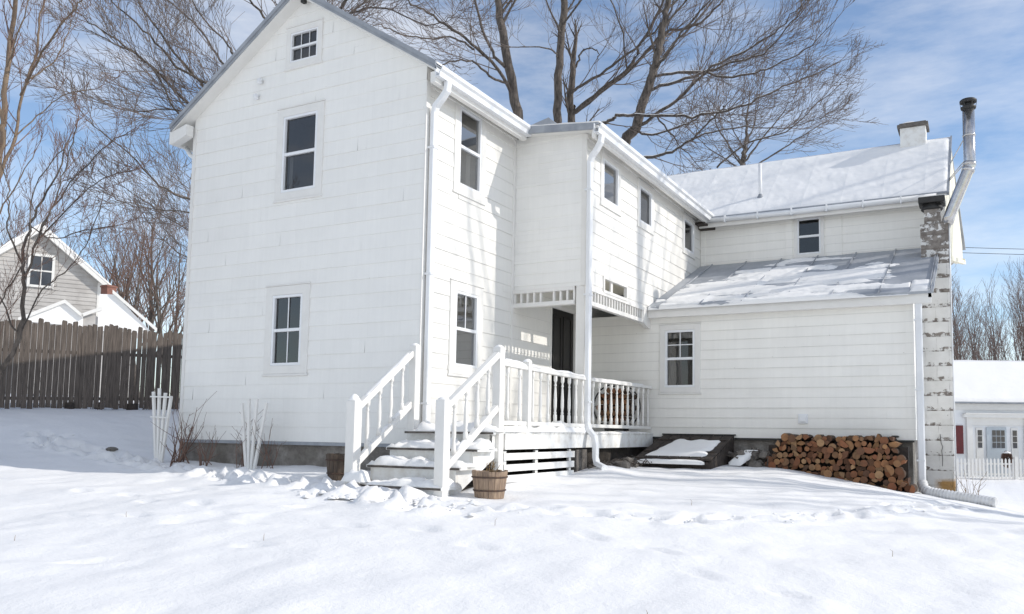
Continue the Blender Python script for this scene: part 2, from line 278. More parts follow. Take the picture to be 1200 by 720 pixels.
M['tread']=simple('wet_shadow_edge',(.13,.11,.095),(.05,.042,.038),7,.7,.3,.003)  # dark tone of the shadowed, wet edge below the tread snow
CAM=(-26.627,4.647,.694,955.2,(10.13879636,-13.22969613,.29215176),-.061285,.056946)
SKY=.172;SUNE=3.3;CLOUD=.75
TREES= {'T4': [[(-9.58, 20.67, 12.41, 0.461), (-9.76, 20.43, 14.07, 0.412), (-10.0, 20.1, 16.37, 0.363), (-10.45, 19.61, 19.28, 0.314), (-10.66, 19.32, 21.36, 0.265), (-10.85, 18.96, 24.28, 0.216), (-11.38, 18.43, 27.2, 0.168)],
 [(-10.04, 20.07, 16.57, 0.209), (-10.44, 18.63, 17.86, 0.176), (-11.3, 17.0, 18.7, 0.145), (-11.96, 15.5, 19.17, 0.115), (-12.19, 14.26, 19.21, 0.086), (-12.72, 12.82, 19.76, 0.059)],
 [(-10.13, 19.96, 17.2, 0.168), (-10.35, 18.74, 17.09, 0.137), (-10.76, 17.38, 17.4, 0.107), (-11.29, 16.05, 16.86, 0.079), (-11.29, 15.0, 16.03, 0.053)],
 [(-10.92, 17.79, 18.23, 0.121), (-11.41, 16.96, 18.5, 0.105), (-11.99, 15.6, 17.97, 0.088), (-12.43, 14.28, 17.7, 0.072), (-12.58, 13.09, 17.57, 0.057), (-12.92, 11.86, 16.92, 0.043)],
 [(-10.34, 19.79, 18.03, 0.209), (-10.46, 18.57, 18.35, 0.17), (-10.49, 17.29, 19.94, 0.133), (-10.22, 16.22, 20.93, 0.097)],
 [(-10.57, 19.44, 20.53, 0.168), (-9.73, 20.74, 23.19, 0.118), (-8.98, 21.99, 25.96, 0.066)]], 'T5': [[(-9.28, 22.91, 14.13, 0.352), (-9.11, 22.81, 16.23, 0.325), (-8.96, 22.62, 19.13, 0.299), (-8.69, 22.51, 21.8, 0.273), (-8.51, 22.38, 24.21, 0.246), (-8.55, 22.08, 27.28, 0.22)],
 [(-8.99, 22.57, 19.48, 0.114), (-8.72, 21.6, 19.36, 0.092), (-9.11, 20.3, 19.09, 0.071), (-9.76, 18.9, 18.56, 0.051), (-10.49, 18.52, 18.8, 0.033)],
 [(-8.8, 22.56, 20.7, 0.132), (-8.53, 20.39, 21.39, 0.088), (-9.12, 18.87, 22.48, 0.049)],
 [(-8.75, 22.54, 21.14, 0.132), (-6.65, 21.29, 21.84, 0.088), (-5.09, 20.85, 22.94, 0.049)]], 'T6': [[(-9.08, 24.65, 14.63, 0.342), (-9.15, 24.42, 16.81, 0.288), (-9.05, 24.26, 19.08, 0.235), (-8.89, 24.21, 20.53, 0.182)],
 [(-9.09, 24.41, 17.22, 0.25), (-7.31, 24.11, 18.0, 0.214), (-5.55, 23.8, 18.77, 0.178), (-4.93, 23.99, 20.08, 0.148), (-3.65, 23.38, 21.51, 0.114), (-2.71, 22.61, 22.85, 0.083)],
 [(-9.0, 24.42, 17.58, 0.228), (-8.68, 24.59, 17.5, 0.201), (-5.68, 24.8, 19.35, 0.171), (-3.95, 24.44, 20.52, 0.141), (-1.97, 24.31, 20.61, 0.113), (-0.64, 23.79, 21.23, 0.086), (0.24, 24.12, 22.48, 0.062)],
 [(-9.02, 24.34, 18.35, 0.182), (-8.34, 23.58, 18.16, 0.155), (-6.6, 23.29, 18.63, 0.129), (-4.64, 23.06, 19.6, 0.103), (-3.03, 22.68, 20.38, 0.079), (-2.41, 21.8, 21.08, 0.056)],
 [(-8.87, 24.3, 19.63, 0.114), (-8.61, 24.37, 20.4, 0.093), (-8.07, 24.61, 20.68, 0.073), (-7.71, 24.81, 20.41, 0.052), (-7.8, 24.8, 20.0, 0.032)],
 [(-5.63, 23.77, 18.68, 0.096), (-5.39, 22.65, 20.01, 0.075), (-5.52, 21.35, 21.17, 0.055), (-5.45, 20.2, 21.84, 0.036)]], 'T7': [[(-4.78, 20.87, 12.05, 0.398), (-4.5, 20.88, 13.52, 0.364), (-3.93, 21.05, 14.72, 0.33), (-3.43, 21.15, 16.43, 0.296), (-3.04, 21.23, 17.74, 0.261), (-2.75, 21.25, 19.1, 0.227), (-2.51, 21.25, 20.41, 0.193), (-2.2, 21.19, 22.79, 0.159)],
 [(-3.83, 21.12, 14.56, 0.179), (-1.94, 20.87, 15.36, 0.147), (-0.23, 20.51, 16.37, 0.117), (1.38, 20.17, 16.67, 0.088), (2.93, 19.78, 17.17, 0.061), (4.16, 19.22, 17.83, 0.035)],
 [(-4.64, 20.8, 13.56, 0.199), (-5.03, 19.45, 13.97, 0.176), (-4.17, 18.75, 14.1, 0.155), (-3.76, 18.94, 14.25, 0.138), (-1.9, 18.78, 13.85, 0.118), (-0.27, 19.05, 13.71, 0.1), (1.38, 19.3, 13.89, 0.083), (2.45, 19.79, 14.44, 0.067), (4.06, 20.53, 15.17, 0.051), (5.09, 20.99, 15.78, 0.036)],
 [(-3.24, 21.21, 16.83, 0.143), (-1.43, 21.01, 16.61, 0.119), (0.67, 21.0, 16.0, 0.095), (2.25, 20.67, 15.95, 0.073), (3.86, 20.33, 16.23, 0.051), (5.22, 19.82, 17.05, 0.031)],
 [(-3.12, 21.23, 17.23, 0.159), (-2.16, 20.56, 17.56, 0.13), (-1.2, 19.87, 18.12, 0.102), (0.13, 19.35, 18.84, 0.075), (1.31, 18.74, 19.74, 0.05)],
 [(-4.02, 21.05, 14.24, 0.119), (-2.78, 20.59, 13.81, 0.097), (-1.17, 20.26, 13.99, 0.075), (-0.09, 19.68, 13.98, 0.055), (1.48, 19.35, 13.89, 0.036)],
 [(-4.4, 20.95, 13.25, 0.179), (-3.4, 20.38, 12.72, 0.151), (-2.01, 19.96, 12.59, 0.124), (-0.78, 19.44, 12.88, 0.099), (0.42, 18.86, 13.45, 0.075), (1.12, 18.08, 13.48, 0.052)],
 [(-2.41, 19.61, 14.23, 0.083), (-1.66, 20.09, 13.08, 0.057), (-0.48, 19.7, 11.64, 0.029)],
 [(-3.43, 21.17, 16.23, 0.159), (-1.57, 20.97, 16.3, 0.131), (0.24, 20.74, 16.48, 0.104), (2.04, 20.51, 16.57, 0.078), (3.38, 19.99, 17.39, 0.054), (4.32, 19.28, 18.0, 0.031)],
 [(-1.53, 25.72, 13.6, 0.107), (-0.08, 26.33, 14.9, 0.087), (1.79, 26.14, 15.07, 0.065), (3.33, 26.77, 16.55, 0.045), (4.48, 27.25, 17.6, 0.025)],
 [(-0.78, 19.44, 12.88, 0.081), (0.87, 20.22, 13.37, 0.06), (2.84, 21.2, 13.4, 0.039), (4.66, 22.06, 13.97, 0.018)],
 [(-3.63, 21.12, 15.64, 0.119), (-3.55, 23.14, 18.54, 0.101), (-2.11, 24.75, 21.16, 0.077), (-0.91, 25.19, 22.88, 0.052)]], 'T8': [[(-5.68, 46.7, 19.27, 0.26), (-5.63, 46.54, 21.21, 0.206), (-5.48, 46.48, 22.83, 0.151), (-5.31, 46.38, 24.77, 0.097)],
 [(-5.65, 46.6, 20.57, 0.13), (-6.88, 45.81, 22.49, 0.102), (-7.7, 45.22, 24.42, 0.074), (-8.24, 44.8, 26.03, 0.045)],
 [(-5.64, 46.57, 20.89, 0.13), (-4.26, 47.09, 22.85, 0.102), (-3.05, 47.54, 24.48, 0.074), (-2.15, 47.88, 25.79, 0.045)],
 [(-5.78, 46.59, 19.92, 0.13), (-4.01, 47.36, 21.23, 0.1), (-1.64, 48.39, 22.88, 0.069), (0.13, 49.16, 24.2, 0.039)],
 [(-5.66, 46.62, 20.24, 0.104), (-7.48, 45.59, 21.51, 0.068), (-8.9, 44.76, 22.78, 0.032)],
 [(-5.49, 46.53, 22.18, 0.104), (-4.8, 46.7, 24.13, 0.071), (-4.46, 46.69, 26.08, 0.039)],
 [(-5.57, 46.55, 21.54, 0.104), (-6.27, 46.02, 23.47, 0.071), (-6.69, 45.65, 25.27, 0.039)]], 'T3': [[(-15.13, 10.6, 6.21, 0.449), (-15.19, 10.35, 8.62, 0.409), (-15.0, 10.2, 11.37, 0.369), (-14.62, 10.14, 14.13, 0.328), (-14.4, 10.03, 16.54, 0.288), (-14.67, 9.74, 18.26, 0.248), (-14.94, 9.47, 19.63, 0.207)],
 [(-15.26, 10.13, 10.68, 0.173), (-16.02, 8.54, 11.68, 0.145), (-16.48, 7.11, 12.44, 0.119), (-16.76, 5.77, 13.35, 0.094), (-16.85, 4.56, 13.78, 0.071), (-17.0, 3.33, 14.14, 0.049), (-16.62, 2.38, 14.34, 0.028)],
 [(-15.12, 10.14, 11.37, 0.173), (-15.4, 8.77, 12.52, 0.146), (-15.85, 7.36, 13.26, 0.121), (-16.06, 6.11, 13.48, 0.097), (-16.05, 4.93, 14.15, 0.075), (-16.12, 3.72, 14.65, 0.054), (-16.55, 3.44, 15.46, 0.035)],
 [(-15.05, 10.14, 11.72, 0.155), (-16.81, 9.14, 13.07, 0.133), (-17.07, 7.81, 13.8, 0.107), (-17.51, 6.34, 15.24, 0.082), (-17.29, 5.27, 15.94, 0.058), (-17.6, 5.03, 16.87, 0.038)],
 [(-15.35, 10.18, 9.65, 0.138), (-16.33, 8.44, 11.01, 0.117), (-16.61, 7.11, 11.76, 0.096), (-16.32, 6.1, 12.16, 0.077), (-16.08, 5.0, 13.15, 0.059), (-16.46, 3.65, 13.54, 0.042), (-17.11, 3.3, 13.85, 0.026)],
 [(-15.31, 10.17, 9.99, 0.124), (-16.31, 8.36, 12.01, 0.096), (-16.97, 6.88, 12.3, 0.07), (-17.84, 5.36, 11.89, 0.045), (-18.14, 4.07, 12.0, 0.021)],
 [(-15.45, 10.25, 8.27, 0.138), (-16.09, 8.77, 8.68, 0.116), (-16.68, 7.33, 8.94, 0.094), (-16.76, 6.15, 9.15, 0.074), (-16.73, 4.97, 9.87, 0.055), (-16.75, 3.8, 10.38, 0.037), (-17.31, 3.45, 11.07, 0.021)],
 [(-14.79, 10.11, 13.44, 0.138), (-15.06, 8.8, 14.03, 0.115), (-14.98, 7.69, 14.34, 0.093), (-15.2, 7.54, 14.75, 0.075), (-15.52, 6.15, 15.96, 0.055), (-15.78, 5.94, 16.9, 0.038)],
 [(-14.83, 10.12, 13.1, 0.138), (-16.96, 10.05, 14.53, 0.122), (-17.95, 9.46, 15.54, 0.103), (-18.71, 8.96, 16.88, 0.083), (-19.86, 8.27, 18.04, 0.063), (-20.34, 7.94, 19.09, 0.043)],
 [(-15.47, 10.31, 7.58, 0.104), (-16.93, 9.51, 8.25, 0.083), (-17.56, 8.04, 8.66, 0.06), (-18.52, 6.44, 8.63, 0.039), (-18.65, 5.23, 8.88, 0.019)],
 [(-15.47, 10.33, 7.24, 0.104), (-17.77, 10.26, 7.78, 0.085), (-19.31, 9.42, 8.47, 0.064), (-20.75, 8.61, 9.51, 0.043), (-21.78, 8.02, 10.32, 0.021)],
 [(-15.42, 10.39, 6.89, 0.09), (-18.11, 10.15, 7.07, 0.074), (-19.53, 9.41, 7.4, 0.055), (-20.62, 8.77, 8.45, 0.036), (-21.22, 8.35, 9.68, 0.018)],
 [(-14.52, 10.06, 15.51, 0.138), (-14.7, 8.77, 16.37, 0.101), (-14.62, 7.64, 16.83, 0.065)],
 [(-14.44, 10.04, 16.2, 0.173), (-14.49, 10.99, 17.75, 0.142), (-14.23, 10.99, 19.18, 0.107)],
 [(-14.42, 10.08, 15.86, 0.207), (-12.47, 9.93, 15.9, 0.168), (-11.3, 9.36, 16.23, 0.13), (-10.08, 8.81, 16.66, 0.094)],
 [(-14.45, 10.16, 14.82, 0.173), (-14.04, 11.32, 16.7, 0.142), (-13.0, 11.76, 17.6, 0.107), (-12.09, 12.13, 18.5, 0.071)],
 [(-14.46, 10.09, 15.51, 0.104), (-10.62, 8.66, 15.4, 0.079), (-8.56, 8.59, 15.22, 0.061), (-6.62, 8.53, 14.14, 0.044), (-5.26, 8.11, 13.93, 0.028)]], 'T2': [[(-14.51, -0.96, 0.92, 0.138), (-13.92, -0.95, 4.14, 0.127), (-13.42, -1.01, 7.59, 0.115), (-13.31, -1.05, 8.58, 0.104), (-13.14, -1.12, 10.3, 0.092), (-12.92, -1.14, 11.72, 0.081), (-12.76, -1.18, 13.1, 0.069)],
 [(-13.61, -1.01, 6.55, 0.092), (-13.58, -0.59, 8.18, 0.084), (-13.91, -0.31, 9.56, 0.075), (-13.51, -0.22, 10.76, 0.065), (-13.4, -0.25, 11.65, 0.054), (-13.2, -0.25, 12.73, 0.043)],
 [(-13.93, -0.32, 9.56, 0.063), (-12.32, -0.71, 10.31, 0.051), (-11.28, -0.81, 10.92, 0.041), (-10.36, -0.93, 11.23, 0.031), (-9.97, -0.8, 11.89, 0.022)],
 [(-13.79, -0.29, 9.97, 0.043), (-13.64, 0.28, 10.68, 0.035), (-13.67, 0.72, 11.78, 0.027), (-13.47, 0.74, 12.79, 0.018)],
 [(-13.33, -1.04, 8.39, 0.069), (-14.64, -0.75, 10.32, 0.054), (-14.82, -0.97, 11.75, 0.036)],
 [(-13.19, -1.11, 9.89, 0.046), (-11.77, -1.58, 10.55, 0.033), (-11.49, -1.53, 11.54, 0.022)],
 [(-13.56, -0.58, 8.23, 0.038), (-13.38, -0.01, 9.13, 0.03), (-12.72, 0.27, 9.62, 0.021), (-12.07, 0.59, 9.75, 0.012)],
 [(-13.92, -0.95, 4.14, 0.058), (-12.49, -1.48, 5.5, 0.043), (-11.97, -1.31, 6.49, 0.03), (-11.56, -1.17, 7.27, 0.018)]], 'T1': [[(-10.06, -2.62, 0.63, 0.089), (-9.8, -2.56, 1.41, 0.079), (-9.39, -2.44, 2.26, 0.069), (-9.25, -2.47, 3.38, 0.059), (-9.26, -2.54, 4.12, 0.049), (-9.1, -2.53, 4.85, 0.039), (-8.61, -2.37, 5.77, 0.029), (-8.28, -2.28, 6.74, 0.019)],
 [(-9.26, -2.49, 3.54, 0.046), (-8.35, -2.69, 4.64, 0.037), (-8.12, -2.62, 5.15, 0.028), (-7.88, -2.57, 5.9, 0.02), (-7.11, -2.82, 6.66, 0.011)],
 [(-9.27, -2.53, 3.92, 0.039), (-9.01, -3.02, 4.57, 0.03), (-8.96, -3.06, 5.32, 0.021), (-9.14, -3.22, 6.07, 0.013)],
 [(-8.37, -2.7, 4.58, 0.034), (-8.39, -2.24, 5.58, 0.026), (-8.05, -1.61, 6.72, 0.019), (-7.52, -1.38, 7.12, 0.01)],
 [(-9.03, -2.44, 4.31, 0.031), (-8.68, -1.82, 5.56, 0.025), (-8.0, -1.52, 6.07, 0.017), (-7.46, -1.27, 6.23, 0.01)],
 [(-9.34, -2.42, 2.38, 0.033), (-9.4, -1.98, 3.43, 0.028), (-8.85, -1.76, 3.94, 0.022), (-8.39, -1.59, 4.64, 0.016), (-8.14, -1.53, 5.43, 0.01)],
 [(-9.75, -2.54, 1.41, 0.039), (-9.34, -2.98, 2.32, 0.032), (-9.08, -2.93, 3.26, 0.027), (-8.16, -3.09, 3.91, 0.021), (-7.93, -3.11, 5.36, 0.016), (-7.37, -2.9, 6.2, 0.011)],
 [(-9.39, -2.44, 2.26, 0.039), (-9.43, -2.87, 3.1, 0.025), (-9.66, -3.07, 4.05, 0.011)],
 [(-9.1, -2.53, 4.85, 0.025), (-8.17, -2.58, 4.4, 0.019), (-7.49, -2.26, 4.59, 0.013), (-6.9, -1.97, 4.7, 0.008)]]}
GP=[(-7,0,-.50),(-4.4,0,-.54),(-2,0,-.53),(0,-1.9,-.72),(2,-2.1,-.82),(2,3,-.62),(1,1,-.6),(4,7.7,-.53),(5.3,7.7,-.5),(7,7.7,-.76),(8.7,7.7,-1.04),
 (9.2,11,-1.45),(10.1,-13.2,-2.05),(2,-13,-1.75),(16,-10,-2.2),(14,0,-1.75),(6,-4,-1.15),(4,2,-.75),(-8,-10,-1.0),(-3,-4,-.85),(-11,-3,-.35),
 (-10,2,.02),(-13,1,.48),(-16.3,1.6,.82),(-14.6,6.3,.88),(-12.5,6.5,.85),(10.5,49,-2.6),(10.7,30,-2.4),(11,20,-2.15),(4,50,-2.45),(14,49,-2.65),(-20,-8,.3),(-20,8,1.3),(-45,15,2.0),(-60,60,2.0),(0,25,-.6),(0,60,-1),
 (12,16,-2.1),(22,20,-2.6),(28,45,-2.7),(40,60,-3.2),(60,20,-3.0),(60,120,-3),(-60,-60,0),(60,-60,-3),(0,-60,-2.5),(200,200,-3),(-200,200,1),(-200,-200,0),(200,-200,-3),(0,200,-1),(-100,100,1.5)]
GP=np.array(GP,float)
def _phi(r2): return .5*r2*np.log(r2+1e-9)
def _fit():
    n=len(GP);A=np.zeros((n+3,n+3));d=((GP[:,None,:2]-GP[None,:,:2])**2).sum(-1)
    A[:n,:n]=_phi(d)+np.eye(n)*.3;A[:n,n]=1;A[:n,n+1:]=GP[:,:2];A[n,:n]=1;A[n+1:,:n]=GP[:,:2].T
    return np.linalg.solve(A,np.concatenate([GP[:,2],[0,0,0]]))
GW=_fit()
def gz(x,y):
    x=np.asarray(x,float);y=np.asarray(y,float);n=len(GP);s=GW[n]+GW[n+1]*x+GW[n+2]*y
    for i in range(n): s=s+GW[i]*_phi((x-GP[i,0])**2+(y-GP[i,1])**2)
    return s

# ------------------------------------------------------------------ terrain (snow covered ground)
PR=[]  # prints: x,y,angle,len,wid,depth
rp=random.Random(3)
def seg(a,b,step,jit,dep,ln=.24,wd=.13):
    L=math.hypot(b[0]-a[0],b[1]-a[1]);n=int(L/step);an=math.atan2(b[1]-a[1],b[0]-a[0])
    for i in range(n+1):
        t=i/max(n,1);s_=1 if i%2 else -1
        PR.append((lerp(a[0],b[0],t)-math.sin(an)*s_*jit+rp.gauss(0,.05),lerp(a[1],b[1],t)+math.cos(an)*s_*jit+rp.gauss(0,.05),an+rp.gauss(0,.2),ln*rp.uniform(.8,1.2),wd*rp.uniform(.8,1.2),dep*rp.uniform(.6,1.2)))
ROW=[(2.3,-3.0),(3.6,-2.3),(4.93,-2.03),(6.07,-1.46),(7.39,.1),(8.67,2.82),(9.6,5.2)]
for a,b in zip(ROW,ROW[1:]): seg(a,b,.34,.13,.085)
for a,b in zip(ROW[:-1],ROW[1:]): seg((a[0]+.1,a[1]+.2),(b[0]+.1,b[1]+.2),.6,.25,.05)
TR=[(-11.6,-.4),(-10.5,-.75),(-8.93,-.6),(-6.6,-.95),(-4.5,-1.3),(-3,-1.75),(-1.48,-2.1),(.3,-2.45),(1.6,-2.7),(2.4,-2.9)]
for k in range(4):
    for a,b in zip(TR,TR[1:]): seg((a[0],a[1]+k*.12-.2),(b[0],b[1]+k*.12-.2),.30,.18,.10)
for a,b in (((-2.5,-3.2),(-.6,-2.9)),((-3.8,-4.2),(.2,-4.6)),((-1.8,-5.6),(1.2,-5.2)),((.6,-3.6),(1.3,-2.7)),((2.4,-4.4),(4.6,-4.6)),((1.0,-7.2),(2.2,-6.0)),((5.5,-3.3),(8.2,-4.6))): seg(a,b,.85,.12,.06,.26,.10)
for i in range(70): PR.append((rp.uniform(-.2,3.2),rp.uniform(-3.1,-2.2),rp.uniform(0,3),.13,.10,rp.uniform(-.03,.05)))
PRA=np.array(PR)
def prints(X,Y):
    H=np.zeros_like(X)
    for x,y,an,l,w,d in PRA:
        m=(abs(X-x)<1)&(abs(Y-y)<1)
        if not m.any(): continue
        dx=X[m]-x;dy=Y[m]-y;u=dx*math.cos(an)+dy*math.sin(an);v=-dx*math.sin(an)+dy*math.cos(an)
        q=(u/l)**2+(v/w)**2
        H[m]+=-d*np.exp(-q*1.3)+d*.35*np.exp(-(np.sqrt(q)-1.55)**2*5)
    return H
def axis(lo,hi,a,b,st):
    core=list(np.arange(a,b+1e-6,st)); s=st;x=a
    while x>lo: s*=1.16;x-=s;core.insert(0,x)
    s=st;x=b
    while x<hi: s*=1.16;x+=s;core.append(x)
    return np.array(core)
xs=axis(-900,900,-13,12.2,.085); ys=axis(-60,2500,-9.5,4.0,.085)
XX,YY=np.meshgrid(xs,ys)
ZZ=gz(XX,YY)
R_=np.hypot(XX,YY-10); ff=np.clip((R_-110)/120,0,1); ZZ=ZZ*(1-ff)+(-1.0)*ff
fl=XX.ravel();fy=YY.ravel()
nn=np.array([noise.fractal(Vector((a*.55,b*.55,0)),1.0,2.0,3)*.060+noise.noise(Vector((a*2.2,b*1.4,7)))*.020+noise.noise(Vector((a*7,b*7,3)))*.005 if (abs(a)<45 and -20<b<60) else 0 for a,b in zip(fl,fy)]).reshape(XX.shape)
# scuffed crust on the trodden trail and at the foot of the steps
def near(X,Y,P,w):
    D=np.full(X.shape,9.)
    for a,b in zip(P,P[1:]):
        a=np.array(a);b=np.array(b);d=b-a;t=np.clip(((X-a[0])*d[0]+(Y-a[1])*d[1])/(d@d),0,1)
        D=np.minimum(D,np.hypot(X-a[0]-t*d[0],Y-a[1]-t*d[1]))
    return np.exp(-(D/w)**2)
tr=near(XX,YY,TR,.38); rw=near(XX,YY,ROW,.22)
ln=np.array([noise.fractal(Vector((a*4.2,b*4.2,1)),.8,2.1,3) if t>.05 else 0 for a,b,t in zip(fl,fy,np.maximum(tr,rw).ravel())]).reshape(XX.shape)
ZZ=ZZ+nn+prints(XX,YY)+ln*(tr*.085+rw*.05)-tr*.05
# snow heaped on the left of the steps, hollow under the porch
ln2=np.array([noise.fractal(Vector((p_*3.1,q_*3.1,6)),.9,2.1,3) if (abs(p_-1)<3 and abs(q_+2.3)<1.5) else 0 for p_,q_ in zip(fl,fy)]).reshape(XX.shape)
ZZ+=np.exp(-(((XX-.7)/1.0)**2+((YY+2.45)/.35)**2))*(.10+.13*ln2)
ZZ+=.12*np.exp(-(((XX-2.55)/.5)**2+((YY-3.6)/.7)**2))
under=((XX>-.0)&(XX<1.85)&(YY>-1.6)&(YY<7.7)); ZZ=np.where(under,ZZ-.12,ZZ)
gm=MB(); nx=len(xs);ny=len(ys)
gm.v=np.stack([XX.ravel(),YY.ravel(),ZZ.ravel()],1).tolist()
gm.f=[(j*nx+i,j*nx+i+1,(j+1)*nx+i+1,(j+1)*nx+i) for j in range(ny-1) for i in range(nx-1)]; gm.smooth=[True]*len(gm.f)
tag(gm.build('ground','snow'),'snow covered lawn with trodden trails and footprints','ground',kind='structure')
def gh(x,y): return float(gz(x,y))
# bare earth in the shelter below the porch
m=MB(); m.grid(lambda u,v:(lerp(.02,1.98,u),lerp(-1.5,7.7,v),gh(lerp(.02,1.98,u),lerp(-1.5,7.7,v))-.05+.03*nz(u*9,v*30,4)),12,40)
tag(m.build('bare_ground','earth'),'dark bare earth sheltered under the porch deck','ground',kind='structure')

# ------------------------------------------------------------------ farmhouse
house=thing('farmhouse','white two storey farmhouse with porch, lean-to wing and block chimney','house',(0,0,-.5))
class Fr:   # local frame of a wall: u along wall, n outward
    def __init__(s,o,u,n): s.o=Vector(o);s.u=Vector(u);s.n=Vector(n)
    def p(s,u,z,n=0): 
        q=s.o+s.u*u+s.n*n; return (q.x,q.y,z)
def lbox(mb,fr,u0,u1,z0,z1,n0,n1):
    a=fr.p(u0,z0,n0);b=fr.p(u1,z1,n1); return mb.box(*a,*b)
FA=Fr((0,0,0),(1,0,0),(0,-1,0)); FB=Fr((0,0,0),(0,1,0),(1,0,0)); FC=Fr((0,3.62,0),(1,0,0),(0,-1,0)); FD=Fr((1.93,0,0),(0,1,0),(1,0,0))
FE=Fr((0,7.74,0),(1,0,0),(0,-1,0)); FF=Fr((0,12.29,0),(1,0,0),(0,-1,0)); FG=Fr((8.66,0,0),(0,1,0),(1,0,0))
def wall(fr,mat,lim,z0,z1,h,zph,holes=(),lip=.014,name='wall',brk=()):
    """lapped boards: every course leans out at its foot; lim(z)->(u0,u1)"""
    mb=MB(); zs={z0,z1}|set(brk)
    k=math.floor((z0-zph)/h)
    while zph+k*h<z1: 
        if zph+k*h>z0: zs.add(round(zph+k*h,5))
        k+=1
    for hz in holes:
        for q in hz[2:4]:
            if z0<q<z1: zs.add(round(q,5))
    zs=sorted(zs)
    for a,b in zip(zs,zs[1:]):
        if b-a<1e-4: continue
        mid=(a+b)/2;k=math.floor((mid-zph)/h);c0=zph+k*h
        na=lip*(1-(a-c0)/h);nb=lip*(1-(b-c0)/h)
        ua0,ua1=lim(a);ub0,ub1=lim(b)
        cuts=sorted([(q[0],q[1]) for q in holes if q[2]-1e-4<mid<q[3]+1e-4])
        spans=[];s0=(ua0,ub0)
        for q in cuts: spans.append((s0,(q[0],q[0])));s0=(q[1],q[1])
        spans.append((s0,(ua1,ub1)))
        sp2=[]
        for (l0,l1),(r0,r1) in spans:
            cu=[-20+k_*4.1+((k*1.73)%4.1) for k_ in range(12)]; cu=[q_ for q_ in cu if max(l0,l1)+.25<q_<min(r0,r1)-.25]
            pl_=(l0,l1)
            for q_ in cu: sp2.append((pl_,(q_,q_)));pl_=(q_,q_)
            sp2.append((pl_,(r0,r1)))
        for (l0,l1),(r0,r1) in sp2:
            if r0-l0<1e-4 and r1-l1<1e-4: continue
            rk=random.Random(int(k*91+round(r0*7)+hash(name)%1));f0=rk.uniform(.45,1.35);f1=rk.uniform(.45,1.35)
            mb.add([fr.p(l0,a,na*f0),fr.p(r0,a,na*f1),fr.p(r1,b,nb*f1),fr.p(l1,b,nb*f0)],[(0,1,2,3)])
            if abs(a-c0)<1e-3: mb.add([fr.p(l0,a,0),fr.p(r0,a,0),fr.p(r0,a,na*f1),fr.p(l0,a,na*f0)],[(0,1,2,3)])
    return mb.build(name,mat,house)
WINS=[]
